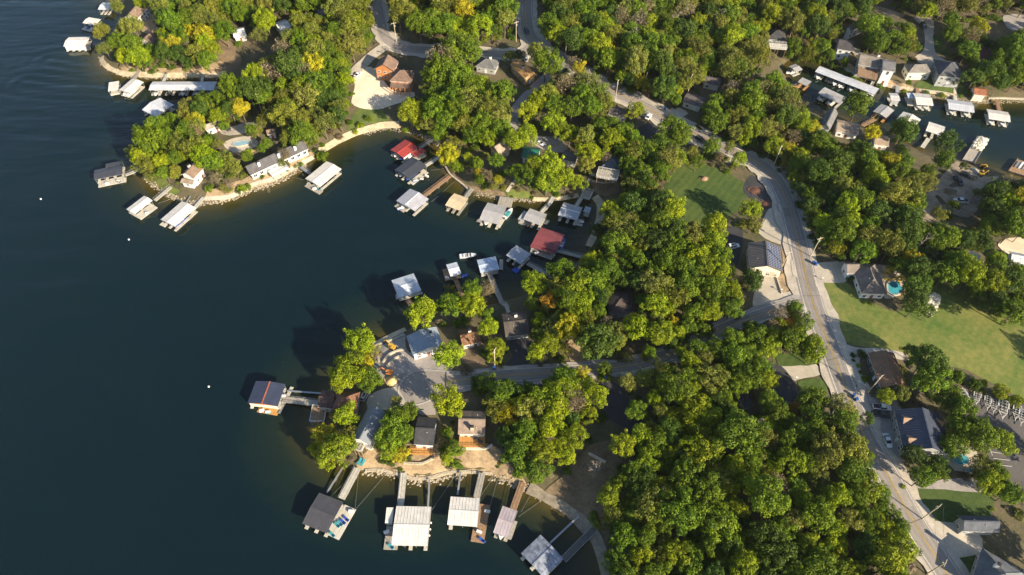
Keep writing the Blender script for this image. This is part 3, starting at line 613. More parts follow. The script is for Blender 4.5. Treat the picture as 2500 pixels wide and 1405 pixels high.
dock('navy roofed dock with orange trim far out from the point', (604,985), (678,993), (705,940), (.045,.055,.095), axis='y', slips=2, trim=M((.45, .13, .05), .5, name='orange_trim'), walls=(['y-'], CREAM), parts=[((627,1006),(676,1015),(683,1001),WOODO,'swim_deck'),((676,1008),(684,1010),(708,944),CONCD,'swim_deck')], markas='the navy dock with orange trim')
D24 = dock('charcoal roofed dock with four loungers on its pale sun deck', (738,1279), (798,1303), (845,1229), (.075,.075,.085), axis='x', slips=2, rise=.07, boats='--', parts=[((799,1306),(827,1319),(866,1243),CONCD,'swim_deck')], markas='the charcoal dock')
dock('largest white roofed dock in the near row with a lower side roof', (956,1332), (1044,1334), (1053,1238), LW, axis='x', slips=2, rise=.06, boats='w-', roofs=[((940,1278),(957,1278),(960,1240),LW,2.5)], parts=[((936,1342),(970,1343),(962,1285),WOODG,'swim_deck')], markas='the largest white near dock')
dock('white roofed dock with a long brown side deck in the near row', (1092,1282), (1165,1287), (1177,1218), LW, axis='x', slips=1, rise=.06, parts=[((1149,1322),(1181,1327),(1198,1234),WOODB,'swim_deck')], markas='the white near dock with a brown deck')
dock('narrow lilac pink roofed dock at the end of the brown plank gangway', (1204,1301), (1241,1314), (1266,1249), (.44,.38,.40), axis='x', slips=1, rise=.06, boats='w', deck=WOODG, parts=[((1231,1313),(1248,1319),(1266,1275),WOODG,'swim_deck')], markas='the lilac pink dock')
dock('blue grey mottled roofed dock in the shade with a glassy lean-to', (1272,1352), (1328,1413), (1382,1372), mat('mottled_shade_roof', (.34, .38, .46), .5, vscale=.9, col2=(.07, .08, .11)), axis='y', slips=2, roofs=[((1272,1350),(1278,1357),(1323,1314),mat('lean_to_glazing', (.06, .08, .10), .3),2.4)], markas='the mottled dock')  # mottled blue grey, colour darkened for the shadow lying on it
# the cove beyond the road
dock('small grey roofed dock at the inner end of the far cove', (1925,163), (1943,177), (1957,169), LG, axis='y', slips=2, boats='w-', markas='the small dock at the inner end of the far cove')
dock('grey roofed dock with an orange plank gangway in the far cove', (1948,201), (1970,211), (1986,202), LG, slips=1, deck=WOODO, markas='the small dock with the orange gangway')
dock('longest white roofed dock of the far cove in three sections', (1990,176), (2136,232), (2151,219), CW, slips=10, boats='w-dtw-t-ww', markas='the longest far cove dock')
dock('grey roofed dock of the far cove behind a broad leaning tree', (1997,229), (2049,254), (2061,236), LG, slips=4, boats='w-w-', markas='the grey dock behind the leaning tree')
dock('tiny grey boat shed by the ramp of the far cove', (2176,246), (2198,247), (2196,229), (.55,.55,.55), slips=1, walls=(['y-'], GREY), name='boat_dock', markas='the tiny boat shed')
dock('white roofed dock with a small blue side roof in the far cove', (2238,256), (2279,259), (2273,231), LW, slips=2, boats='tw', roofs=[((2217,240),(2233,241),(2232,229),(.5,.58,.68),2.6)], parts=[((2215,257),(2237,260),(2238,248),CONCD,'swim_deck')], markas='the white dock with a blue side roof')
dock('pale grey ribbed roof dock below the lawn of the far cove', (2316,267), (2379,276), (2374,251), CW, slips=3, boats='w-t', markas='the pale grey ribbed dock')
dock('white roofed dock farthest out in the far cove', (2414,291), (2467,299), (2463,275), LW, slips=3, boats='w-w', markas='the outermost far cove dock')
dock('grey roofed dock on orange decking near a long brown gangway in the far cove', (2131,273), (2163,289), (2188,273), LG, axis='y', slips=1, deck=WOODO, markas='the grey dock on orange decking')
dock('white roofed dock half hidden by a dark round tree in the far cove', (2187,293), (2230,313), (2246,292), LW, axis='y', slips=2, parts=[((2230,318),(2241,312),(2246,302),CONCD,'swim_deck')], markas='the white dock behind the dark round tree')
dock('white roofed dock near the rock barge', (2260,320), (2300,333), (2322,315), LW, axis='x', slips=2, markas='the white dock near the rock barge')
for ch, lo, an, nm, lm in BO:
    boat(ch, lo, an, ('%s motor boat berthed under the %s' % (nm, (markas_short(lm))))[:110], 'boats berthed in dock slips')
_bn = {}
for o in [o for o in COL.objects if o.get('category') == 'boat']:        # two alike in one dock: say which slip
    k = o['label']; _bn.setdefault(k, []).append(o)
SLIPW = ['first', 'second', 'third', 'fourth', 'fifth']
for k, v in _bn.items():
    if len(v) > 1:
        for i, o in enumerate(v): o['label'] = k.replace(' motor boat', ' motor boat, %s of its colour,' % SLIPW[i])

# ---------------------------------------------------------------- gangways
def gangway(label, px, width, m, rail=True, z0=.62, z1=1.35, group='dock gangways', cat='gangway', name='gangway', shore_end=True):
    pts = [P(x, y, .8) for x, y in px]; n = len(pts)
    pts = [Vector((p.x, p.y, z0 + (z1 - z0) * i / (n - 1))) for i, p in enumerate(pts)]
    base = Vector((pts[0].x, pts[0].y, 0)); t = thing(name, label, cat, base, 0, group); pts = [p - base for p in pts]
    wk = MB(); r1, r2 = MB(), MB()
    for a, b in zip(pts, pts[1:]):
        u = b - a; s = Vector((-u.y, u.x, 0)).normalized(); wk.obox(a - s * width / 2, u, s * width, (0, 0, .14))
        k = max(2, int(u.length / 1.8))
        for sg, mb in ((1, r1), (-1, r2)):
            o = s * sg * (width / 2 + .05)
            mb.tube(a + o + Vector((0, 0, 1.0)), b + o + Vector((0, 0, 1.0)), .05, n=4); mb.tube(a + o + Vector((0, 0, .5)), b + o + Vector((0, 0, .5)), .03, n=4)
            for i in range(k + 1): q = a + u * i / k + o; mb.tube(q, q + Vector((0, 0, 1.0)), .035, n=4)
    wk.build('walkway', m, t)
    if rail: r1.build('railing', STEEL if m is not WOODB else m, t); r2.build('railing', STEEL if m is not WOODB else m, t)
    fl = MB()
    for a, b in zip(pts, pts[1:]):
        u = b - a; k = max(1, int(u.length / 5)); s = Vector((-u.y, u.x, 0)).normalized()
        for i in range(k): q = a + u * (i + .5) / k; fl.obox(q - s * width * .45 - u.normalized() * .6 - Vector((0, 0, q.z + .2)), u.normalized() * 1.2, s * width * .9, (0, 0, q.z + .19))
    fl.build('float', FLOAT, t)
    return t
GW = [
 ('grey gangway from the slate grey dock to the wooded point', [(306,428),(345,416)], 1.6, CONCD),
 ('grey railed gangway from the small white dock to the white cottage', [(378,490),(421,458)], 1.6, CONCD),
 ('long grey gangway from the white dock near the muddy swirl', [(464,520),(498,485)], 1.8, CONCD),
 ('short gangway from the big white dock to the long white house', [(757,424),(735,411)], 1.5, STEEL),
 ('steel gangway from the bright red dock to the cove bank', [(1024,362),(1064,339)], 1.6, STEEL),
 ('pale gangway from the dark slate dock under the yellow tree', [(1038,406),(1074,386)], 1.6, CONCD),
 ('long brown gangway with dark rails from the striped dock', [(1036,478),(1099,433)], 1.9, WOODB),
 ('short white railed gangway from the tan dock', [(1136,484),(1153,464)], 1.6, WOODG),
 ('long pale gangway from the grey tan dock to the shore', [(1322,519),(1342,500),(1351,484)], 1.5, CONCD),
 ('pale gangway from the dark blue grey dock to the railed platform', [(1406,505),(1425,478)], 1.6, CONCD),
 ('long dark gangway from the dark red dock to the cove beach', [(1360,612),(1422,631)], 1.7, WOODG),
 ('long grey gangway from the square blue grey dock to the wooded bank', [(1288,643),(1330,668),(1368,690)], 1.8, WOODG),
 ('long bent gangway from the pale blue dock', [(1193,668),(1212,712),(1224,740),(1243,757)], 1.6, WOODG),
 ('brown gangway from the tiny white dock into the trees', [(1112,684),(1128,726)], 1.5, WOODB),
 ('short gangway from the blue white dock at the bend into the round tree', [(993,733),(1003,746)], 1.6, WOODB),
 ('cluttered gangway from the navy dock to the point house', [(690,975),(778,988)], 2.2, WOODG),
 ('wide pale railed gangway from the charcoal dock to the railed stair house', [(834,1218),(874,1146)], 2.1, CONCD),
 ('pale plank gangway from the largest white near dock', [(978,1236),(987,1157)], 1.9, CONCD),
 ('brown plank gangway from the white near dock with a brown deck', [(1164,1216),(1178,1158)], 1.9, WOODG),
 ('orange brown plank gangway from the lilac pink dock', [(1253,1245),(1277,1180)], 1.9, WOODB),
 ('dark gangway from the mottled dock to the beach', [(1376,1368),(1450,1295)], 1.9, M((.11, .11, .105), .8, name='dark_planks')),
 ('wooden gangway from the four slip dock to the leafy point', [(324,196),(342,176)], 1.7, WOODG),
 ('short gangway from the very long inlet dock to the beach', [(399,199),(408,184)], 1.4, CONCD),
 ('second short gangway of the very long inlet dock near its inner end', [(493,199),(497,186)], 1.4, CONCD),
 ('long brown gangway of the grey dock on orange decking', [(2137,291),(2104,311)], 1.7, WOODB),
 ('stone coloured gangway from the pale grey ribbed dock to the lawn', [(2333,250),(2330,236)], 1.7, CONCD),
 ('brown gangway from the outermost far cove dock', [(2441,273),(2431,246)], 1.7, WOODB),
 ('short ramp from the tiny boat shed to the shore', [(2191,229),(2190,213)], 1.7, GREY),
 ('orange plank gangway of the small far cove dock', [(1951,211),(1936,216)], 1.7, WOODO),
 ('pale gangway behind the broad tree near the rock barge', [(2268,338),(2250,364)], 1.7, CONCD),
 ('short gangway from the white dock with a blue side roof', [(2240,230),(2238,219)], 1.5, WOODB),
 ('pale gangway across to the longest far cove dock', [(2125,215),(2132,200)], 1.4, CONCD),
]
for lb, px, wd, m in GW: gangway(lb, px, wd, m)
CB = [('thin anchor strut from the charcoal dock to the shore', [(798,1203),(840,1140)]), ('thin chain-like strut from the largest white near dock', [(1045,1237),(1049,1172)]), ('thin strut from the white near dock with a brown deck', [(1117,1208),(1125,1155)]),
      ('thin truss strut from the navy dock to the point house', [(700,954),(785,963)]), ('thin strut beside the white dock near the muddy swirl', [(452,499),(466,481)]), ('dark strut from the mottled dock to the beach', [(1343,1326),(1412,1263)])]
for lb, px in CB: gangway(lb, px, .55, STEEL, rail=False, cat='dock strut', name='dock_strut', group='dock struts')
def platform(label, q, z, m, cat='platform', name='platform', rail=WHITE, under=True, group=None):
    a, b, c = [P(*p, z) for p in q]; loc = Vector((a.x, a.y, 0)); t = thing(name, label, cat, loc, 0, group)
    u, v = b - a, c - b; u.z = v.z = 0; u_ = u.normalized(); v = v - u_ * v.dot(u_); o = Vector((0, 0, z))
    mb = MB(); mb.obox(o - Vector((0, 0, .2)), u, v, (0, 0, .2)); mb.build('decking', m, t)
    k = int(u.length / .9); s = MB()
    for i in range(1, k): s.obox(o + u * i / k + v * .01, u_ * .05, v * .98, (0, 0, .006))
    if s.f: s.build('deck_seam', FLOAT, t)
    if rail:
        for p0, d in ((o, u), (o + u, v), (o + u + v, -u), (o + v, -v)):
            r = MB(); r.tube(p0 + Vector((0, 0, 1)), p0 + d + Vector((0, 0, 1)), .06, n=4); r.tube(p0 + Vector((0, 0, .5)), p0 + d + Vector((0, 0, .5)), .04, n=4); kk = max(1, int(d.length / 1.5))
            for i in range(kk + 1): r.tube(p0 + d * i / kk, p0 + d * i / kk + Vector((0, 0, 1.02)), .05, n=4)
            r.build('railing', rail, t)
    l = MB()
    for fx in (.05, .5, .95):
        for fy in (.05, .95): q_ = o + u * fx + v * fy; l.tube(q_ - Vector((0, 0, .2)), Vector((q_.x, q_.y, -1.2)), .1, n=5)
    l.build('pile', WOODB, t); return t
platform('square plank platform on piles beside the lilac grey dock', [(1214,502),(1248,507),(1252,484)], 1.2, WOODG, rail=None)
platform('white railed square platform at the shore beyond the dark blue grey dock', [(1418,483),(1439,489),(1447,468)], 1.6, WOODG)
# moorings and loose craft
BUOY = MB(); BUOY.loft([[(r * math.cos(a), r * math.sin(a), z) for a in [i * math.pi / 4 for i in range(8)]] for r, z in ((.2, -.2), (.36, .1), (.33, .35), (.12, .55))])
bm_ = BUOY.mesh('ball', WHITE, True); bt = MB(); bt.tube((0, 0, .5), (0, 0, .8), .05); bt_ = bt.mesh('mooring_eye', STEEL)
for (x, y), lb in (((100,487), 'white mooring buoy alone on the open lake'), ((315,586), 'white mooring buoy below the small white dock'), ((510,945), 'white mooring buoy farther out than the navy dock')):
    p = P(x, y); t = thing('mooring_buoy', lb, 'buoy', p, 0, 'mooring buoys'); link('ball', bm_, t); link('mooring_eye', bt_, t)
boat('w', P(1143,627,.1), R(8), 'white and black open boat drifting in the tree shade')
boat('b', P(1372,598,.1), R(70), 'boat under a blue cover moored beside the dark red dock')
boat('t', P(1241,524,.1), R(60), 'pale boat moored beside the lilac grey dock')
boat('w', P(1228,266,.1), R(10), 'white boat moored beside the tiny boat shed')
def tarp(label, q, z=.7):
    a, b, c = [P(*p, z) for p in q]; t = thing('floating_mat', label, 'floating mat', Vector((a.x, a.y, 0))); u, v = b - a, c - b; mb = MB()
    mb.obox((0, 0, .02), u, v, (0, 0, .3)); mb.build('mat_top', TARP, t); mb = MB(); mb.obox(Vector((0, 0, -.1)) + u * .03 + v * .03, u * .94, v * .94, (0, 0, .115)); mb.build('mat_underside', FLOAT, t)
tarp('bright blue floating mat tied behind the square blue grey dock', [(1249,658),(1260,666),(1271,657)])
tarp('blue floating mat beside the tiny white dock', [(1126,676),(1139,673),(1141,667)])
tarp('white and blue floating board below the point deck', [(752,1027),(757,1029),(762,1019)])
# ---------------------------------------------------------------- houses
def shingle(col): return mat('shingle_roof', col, .9, var=.2, vscale=.4, bump=.35, bscale=5.)
PIPE = M((.55, .54, .52), .5, name='vent_paint')
WIN = {}
def win_meshes(wd, ht):
    if (wd, ht) not in WIN:
        f = MB(); e = .09
        f.box(-wd/2, wd/2, -.06, .03, -ht/2, -ht/2 + e); f.box(-wd/2, wd/2, -.06, .03, ht/2 - e, ht/2)
        f.box(-wd/2, -wd/2 + e, -.06, .03, -ht/2 + e, ht/2 - e); f.box(wd/2 - e, wd/2, -.06, .03, -ht/2 + e, ht/2 - e); f.box(-.03, .03, -.05, .03, -ht/2 + e, ht/2 - e)
        p = MB(); p.box(-wd/2 + .05, wd/2 - .05, -.03, -.01, -ht/2 + .05, ht/2 - .05)
        WIN[(wd, ht)] = (f.mesh('window', WHITE), p.mesh('pane', GLASS))
    return WIN[(wd, ht)]
def house(label, A, B, C, wh, roof, rise, wall, rmat, over=.5, chim=(), win=True, doors=1, garage=None, z_up=0., name='house', markas=None, group=None, kind='house', wing=None, ht=1.3, ends='x'):
    gxy = G(*[(A[i] + C[i]) / 2 for i in (0, 1)], wh); zg = gz(gxy.x, gxy.y) + z_up
    cen, ang, L, W = frame(A, B, C, zg + wh); loc = Vector((cen.x, cen.y, zg)); t = thing(name, label, kind, loc, ang, group)
    hx, hy = L / 2, W / 2; wx, wy = hx - over, hy - over; shin = rmat.name.startswith('shingle')
    rb = MB()
    z0 = -2.2
    for x0, x1, y0, y1 in ((-wx, wx, -wy, -wy + .2), (-wx, wx, wy - .2, wy), (-wx, -wx + .2, -wy + .2, wy - .2), (wx - .2, wx, -wy + .2, wy - .2)):
        mb = MB(); mb.box(x0, x1, y0, y1, z0, wh - .02); mb.build('wall', wall, t)
    if roof == 'gable':
        out, _ = gable(t, -hx, hx, -hy, hy, wh, rise, rmat, ribs=50 if shin else .8, ribh=.015 if shin else .07); 
        for x in (-wx + .1, wx - .1): g = MB(); g.poly([(x, -wy, wh - .02), (x, wy, wh - .02), (x, 0, wh + rise * wy / hy - .05)]); g.build('gable_wall', wall, t)
        rf = out[0]
    else:
        r = min(hy, hx * .98); q = hx - r; pk = [(-q, 0, wh + rise), (q, 0, wh + rise)]
        c = [(-hx, -hy, wh), (hx, -hy, wh), (hx, hy, wh), (-hx, hy, wh)]; rf = None
        for pts in ([c[0], c[1], pk[1], pk[0]], [c[2], c[3], pk[0], pk[1]], [c[1], c[2], pk[1]], [c[3], c[0], pk[0]]):
            mb = MB(); dn = Vector((0, 0, -.12)); mb.poly(pts); mb.poly([tuple(Vector(p) + dn) for p in reversed(pts)])
            mb.poly([pts[0], tuple(Vector(pts[0]) + dn), tuple(Vector(pts[1]) + dn), pts[1]]); o = mb.build('roof_slope', rmat, t); rf = rf or o
        cp = MB()
        for a, b in [(pk[0], pk[1])] + [(c[i], pk[(0, 1, 1, 0)[i]]) for i in range(4)]:
            if (Vector(a) - Vector(b)).length > .2: cp.tube(Vector(a) + Vector((0, 0, .02)), Vector(b) + Vector((0, 0, .02)), .11, n=5)
        cp.build('ridge_cap', rmat, rf)
    f = MB()                                             # gutter boards under the eaves
    for y0, y1 in ((-hy, -hy + .12), (hy - .12, hy)): f.box(-hx + .02, hx - .02, y0, y1, wh - .2, wh - .02)
    f.build('fascia', WHITE, t)
    for (u, v) in chim:
        zz = wh + rise * (1 - abs(v)) - .3; mb = MB(); x, y = u * hx, v * hy; mb.box(x - .5, x + .5, y - .4, y + .4, zz - .6, wh + rise + .9); o = mb.build('chimney', WHITE if wall is not CREAM else STONE, rf)
        mb = MB(); mb.box(x - .6, x + .6, y - .5, y + .5, wh + rise + .901, wh + rise + 1.02); mb.box(x - .2, x + .2, y - .2, y + .2, wh + rise + 1.02, wh + rise + 1.3); mb.build('flue', DARK, rf)
    for _ in range(2 if hx > 4 else 1):                  # vent pipes through the roof
        u, v = rng.uniform(-.55, .55), rng.choice((-1, 1)) * rng.uniform(.25, .6); zz = wh + rise * (1 - abs(v)) if roof == 'gable' or abs(u * hx) < hx - hy else wh + rise * .3
        mb = MB(); mb.tube((u * hx, v * hy, zz - .2), (u * hx, v * hy, zz + .55), .09, n=6); mb.build('vent_pipe', PIPE, rf)
    ca, sa = math.cos(ang), math.sin(ang)
    sides = [((-wx, -wy), (1, 0), (0, -1), 2 * wx), ((wx, wy), (-1, 0), (0, 1), 2 * wx), ((wx, -wy), (0, 1), (1, 0), 2 * wy), ((-wx, wy), (0, -1), (-1, 0), 2 * wy)]
    facing = []
    for s in sides:
        n = s[2]; wn_ = Vector((n[0] * ca - n[1] * sa, n[0] * sa + n[1] * ca)); facing.append((wn_.dot(-Vector((loc.x, loc.y)).normalized()), s))
    facing.sort(key=lambda q: -q[0])
    first = True
    for sc_, (o, d, n, ln) in facing[:2]:
        k = int(ln / 2.7); rows = [1.5] if wh < 4.6 else [1.5, wh - 1.5]
        if not win: k = 0
        for i in range(k):
            for z in rows:
                at = (i + .5) * ln / k; x = o[0] + d[0] * at + n[0] * .03; y = o[1] + d[1] * at + n[1] * .03; rz = math.atan2(n[1], n[0]) + R(90)
                if garage and first: continue
                if first and doors and z == 1.5 and i == k // 2:
                    mb = MB(); mb.box(-.5, .5, -.06, .04, -1.05 + .0, 1.05); dd = mb.build('door', M((.25, .10, .06), .5, name='door_paint') if wall is WHITE else WHITE, t); dd.location = (x, y, 1.06); dd.rotation_euler = (0, 0, rz); 
                    mb = MB(); mb.box(.34, .42, -.14, -.06, -.06, .06); mb.build('handle', STEEL, dd); continue
                wm, pm = win_meshes(1.25 if ln < 14 else 1.6, ht); wi = link('window', wm, t, (x, y, z)); wi.rotation_euler = (0, 0, rz); link('pane', pm, wi)
        if garage and first:
            for i in range(garage):
                at = (i + .5) * ln / garage; gw = min(3.4, ln / garage - .7); x = o[0] + d[0] * at + n[0] * .03; y = o[1] + d[1] * at + n[1] * .03
                mb = MB()
                for r_ in range(4): mb.box(-gw/2, gw/2, -.05, .03, .02 + r_ * .66, .64 + r_ * .66)
                go = mb.build('garage_door', M((.55, .47, .36), .6, name='garage_door_paint'), t); go.location = (x, y, 0); go.rotation_euler = (0, 0, math.atan2(n[1], n[0]) + R(90))
        first = False
    if markas: mark(loc, markas)
    return t, (hx, hy, wh, rise, zg)
SB = shingle((.115, .10, .095)); SG = shingle((.15, .15, .155)); SBR = shingle((.21, .145, .105)); STAN = shingle((.33, .255, .19)); SDK = shingle((.05, .05, .055)); SBL = shingle((.10, .115, .15))
SRB = shingle((.20, .13, .095)); TANW = M((.50, .33, .16), .7, name='cedar_wall'); ORW = M((.46, .19, .07), .7, name='orange_log_wall', var=.15); GRW = M((.36, .37, .36), .7, name='grey_siding'); BLW = M((.22, .26, .32), .7, name='blue_siding')
house('white gabled house with a brown roof near the end of the far shore', (304,44), (331,14), (356,24), 5.0, 'gable', 2.6, WHITE, SBR, markas='the white gabled house on the far point')
house('small brown roofed cabin among the trees of the leafy point', (341,100), (364,80), (375,104), 3.0, 'gable', 2.2, CREAM, SBR, markas='the brown cabin on the leafy point')
house('white metal roofed house behind the yellow tree of the leafy point', (566,72), (596,66), (604,86), 3.0, 'gable', 1.4, WHITE, metal_roof((.66,.66,.66)), markas='the white metal roofed house')
house('small white roofed house alone in the northern wood', (667,58), (695,48), (702,70), 3.2, 'gable', 1.3, WHITE, metal_roof((.70,.69,.66)), markas='the small white house in the northern wood')
house('grey roofed house almost covered by the northern wood', (768,28), (792,18), (802,34), 3.0, 'gable', 1.5, GRW, SG, markas='the grey house in the northern wood')
house('orange log lodge wing with a brown roof and a gable towards the building site', (962,175), (974,151), (926,146), 6.0, 'gable', 3.2, ORW, SRB, doors=0, markas='the orange lodge')
house('larger orange log lodge wing with a hipped brown roof and a timber porch', (951,198), (1004,202), (1014,173), 5.4, 'hip', 3.0, ORW, SRB, markas='the hipped lodge wing')
house('grey roofed house beyond the lodge beside the northern road', (1160,163), (1209,172), (1212,146), 3.0, 'hip', 2.4, GRW, SG, chim=[(.2,.3)], markas='the grey house by the northern road')
house('long tan orange house beside the main road bend', (1245,157), (1281,193), (1300,174), 4.2, 'gable', 2.0, TANW, mat('tan_orange_roof', (.48,.27,.10), .8, var=.1), chim=[(.2,-.2)], markas='the tan orange house')
house('low grey brown roofed house beside the main road and the dark lot', (1484,280), (1528,290), (1536,268), 3.0, 'gable', 1.6, GRW, SB, markas='the low house by the dark lot')
house('tan roofed lake cottage with a dark rear slope above the yellow tree', (1194,361), (1222,344), (1247,364), 3.4, 'gable', 2.6, TANW, STAN, markas='the tan cottage')
house('green metal roofed house above the tan dock', (1273,385), (1313,391), (1319,363), 3.2, 'gable', 2.0, WHITE, metal_roof((.02,.13,.09)), markas='the green roofed house')
house('grey roofed house between the green roofed house and the terraced house', (1371,390), (1406,397), (1409,372), 3.2, 'gable', 1.8, GRW, SB, markas='the grey house above the cove')
house('slate roofed terraced house with a white railed deck above the cove', (1468,408), (1513,415), (1522,384), 4.0, 'hip', 2.2, GRW, SBL, markas='the terraced house')
platform('white railed wooden deck in front of the slate roofed terraced house', [(1455,433),(1506,443),(1511,421)], 8.0, WOODG)
gt, gd = house('cream garage with solar panels covering one roof slope', (1830,655), (1826,594), (1904,596), 4.4, 'gable', 2.3, CREAM, metal_roof((.13,.115,.105)), win=True, doors=0, garage=None, markas='the solar panelled garage', name='garage', kind='garage')
def solar(t, d):
    hx, hy, wh, rise, _ = d; nx, ny = 14, 5; fr = M((.34,.35,.38), .4, name='panel_frame'); pv = mat('solar_cells', (.030, .042, .10), .25, 0, .5, var=.1, vscale=2.)
    L = 2 * hx - 1.0; S = math.hypot(hy, rise) - .7; cw, ch = L / nx, S / ny; v = Vector((0, hy, -rise)).normalized(); n = Vector((0, rise, hy)).normalized()
    top = Vector((-L / 2, 0, wh + rise)) ; side = None
    for sgn in (1, -1):
        vv = Vector((0, sgn * v.y, v.z)); wv = Matrix.Rotation(t.rotation_euler.z, 3, 'Z') @ vv
        if wv.x > 0: side = (vv, Vector((0, sgn * n.y, n.z)))
    vv, nn = side; me = None
    for i in range(nx):
        for j in range(ny):
            o = top + Vector((cw * i, 0, 0)) + vv * (.3 + ch * j) + nn * .22
            if me is None:
                mb = MB(); mb.obox((0, 0, 0), (cw * .93, 0, 0), vv * ch * .93, nn * .05, 0); mb.obox(Vector((.06, 0, 0)) + vv * .06 + nn * .0505, (cw * .93 - .12, 0, 0), vv * (ch * .93 - .12), nn * .008, 1)
                me = mb.mesh('solar_panel', [fr, pv])
            link('solar_panel', me, t, o)
solar(gt, gd)
def garage_front(t, d):
    hx, hy, wh, rise, _ = d; best = None
    for sx in (-1, 1):
        wv = Matrix.Rotation(t.rotation_euler.z, 3, 'Z') @ Vector((sx, 0, 0))
        if wv.y < 0: best = sx
    for y in (-hy * .45, hy * .45):
        mb = MB(); x = best * (hx - .5)
        for r_ in range(5): mb.box(min(x, x + best * .06), max(x, x + best * .06), y - 1.9, y + 1.9, .02 + r_ * .6, .585 + r_ * .6)
        mb.build('garage_door', M((.55, .47, .36), .6, name='garage_door_paint'), t)
garage_front(gt, gd)
house('brown grey hip roofed house beside the blue pool', (2104,717), (2078,643), (2137,641), 3.6, 'hip', 2.8, WHITE, shingle((.20,.165,.14)), markas='the house with the blue pool')
house('front garage wing of the house beside the blue pool', (2068,669), (2100,669), (2096,640), 3.6, 'gable', 1.9, WHITE, shingle((.20,.165,.14)), markas=None, name='garage_wing', kind='garage', doors=0)
house('brown metal roofed building with one rusty orange slope by the gravel yard', (2150,947), (2119,863), (2186,872), 3.6, 'gable', 1.7, M((.10,.12,.11), .7, name='dark_green_wall'), mat('rusting_roof', (.30,.17,.09), .7, var=.1, vscale=.35, col2=(.16,.085,.05)), markas='the rusty brown building')
bt_, bd = house('large navy metal roofed house with tan dormers and a copper awning', (2206,1100), (2183,1002), (2294,1006), 4.6, 'gable', 3.4, GRW, metal_roof((.055,.065,.095)), markas='the large navy roofed house')
def dormers(t, d):
    hx, hy, wh, rise, zg = d
    for u in (-.5, .5):
        for sgn in (-1, 1):
            wv = Matrix.Rotation(t.rotation_euler.z, 3, 'Z') @ Vector((0, sgn, 0))
            if wv.x < 0: s = sgn
        y0, y1 = s * hy * .80, s * hy * .25; z = wh + rise * .22; x = u * hx; m = mat('tan_dormer_roof', (.30,.19,.12), .7)
        mb = MB(); a = Vector((x - 1.7, y0, z)); mb.poly([(x-1.7,y0,z),(x,y0,z+1.2),(x,y1,z+1.2+.1),(x-1.7,y1,z+.3)]); mb.poly([(x+1.7,y0,z),(x+1.7,y1,z+.3),(x,y1,z+1.3),(x,y0,z+1.2)]); o = mb.build('dormer_roof', m, t)
        mb = MB(); mb.box(x - 1.4, x + 1.4, min(y0, y0 - s * .5), max(y0, y0 - s * .5), z - .9, z + .1); mb.build('dormer_wall', GRW, t)
dormers(bt_, bd)
house('steep orange copper awning building behind the large navy roofed house', (2272,1031), (2297,1046), (2300,1029), 4.6, 'gable', 1.0, WHITE, metal_roof((.50,.23,.06)), win=False, doors=0, name='porch', kind='porch')
house('grey hip roofed house at the bottom corner beside the main road', (2372,1420), (2398,1338), (2520,1338), 4.2, 'hip', 3.4, GRW, shingle((.14,.15,.165)), markas='the bottom corner house', chim=[(.2,.4)])
house('dark grey roofed rear wing of the bottom corner house', (2352,1298), (2440,1300), (2452,1262), 4.0, 'gable', 2.0, GRW, shingle((.09,.10,.12)), doors=0)
house('blue grey metal roofed house beside the curved retaining walls', (1008,868), (992,822), (1066,800), 4.2, 'gable', 1.5, WHITE, mat('blue_metal_roof', (.26,.31,.38), .5, var=.06), over=.4, chim=[(.3,-.5)], markas='the blue grey roofed house')
house('small rust brown roofed cottage between the blue grey house and the big dark roof', (1129,846), (1174,836), (1168,797), 3.2, 'gable', 1.6, WHITE, mat('rusty_roof', (.26,.13,.06), .85, vscale=.5, col2=(.11,.055,.03)), chim=[(.1,.3)], markas='the rust brown cottage')
house('big dark brown roofed house at the head of the black driveway', (1234,823), (1293,816), (1281,761), 3.4, 'gable', 1.8, GRW, shingle((.085,.07,.06)), chim=[(.1,.5)], markas='the big dark roofed house')
house('dark brown hip roofed house hidden inside the central wood', (1488,768), (1548,764), (1548,712), 3.2, 'hip', 2.2, GRW, shingle((.075,.055,.05)), markas='the hidden hip roofed house')
house('reddish brown hip roofed house at the tip of the point', (811,1004), (870,1006), (886,958), 3.8, 'hip', 2.8, GRW, shingle((.20,.10,.065)), markas='the red brown point house')
house('dark brown roofed lakeside wing of the point house', (775,995), (812,998), (822,957), 3.8, 'gable', 1.5, GRW, shingle((.10,.06,.05)), doors=0)
platform('weathered deck standing over the water before the point house', [(757,1031),(792,1031),(803,992)], 2.6, WOODB)
sh, sdm = house('long blue grey metal roofed house with a tall railed porch at the shore', (858,1072), (900,994), (946,1003), 5.0, 'gable', 1.9, WHITE, mat('slate_metal_roof', (.20,.22,.25), .5, var=.06), markas='the long metal roofed house')
platform('upper railed porch of the long metal roofed house', [(863,1098),(883,1105),(893,1088)], 5.4, WOODG, under=False)
house('dark shingled house with a white front wall between two leafy trees', (1010,1086), (1058,1089), (1066,1021), 4.0, 'gable', 2.0, WHITE, SDK, markas='the dark shingled house')
house('brown grey roofed house with a white chimney above an orange deck', (1118,1060), (1184,1062), (1184,1005), 3.8, 'gable', 2.2, CREAM, shingle((.25,.19,.15)), chim=[(.05,-.7)], markas='the house above the orange deck')
platform('bright orange wooden deck below the white chimney', [(1121,1092),(1184,1092),(1184,1064)], 3.6, WOODO, rail=WOODO)
platform('small orange wooden deck below the dark shingled house', [(1000,1110),(1056,1112),(1058,1096)], 3.0, WOODO, rail=WOODO)
house('long white lake house with three white chimneys along the cove', (612,429), (753,364), (738,344), 3.0, 'gable', 2.6, M((.50, .48, .44), .7, name='pale_siding'), shingle((.10,.095,.10)), chim=[(-.62,-.45),(.05,-.5),(.62,-.5)], markas='the long white house', ht=1.5)
platform('white deck projecting from the long white house', [(665,432),(706,412),(700,396)], 3.0, WHITE)
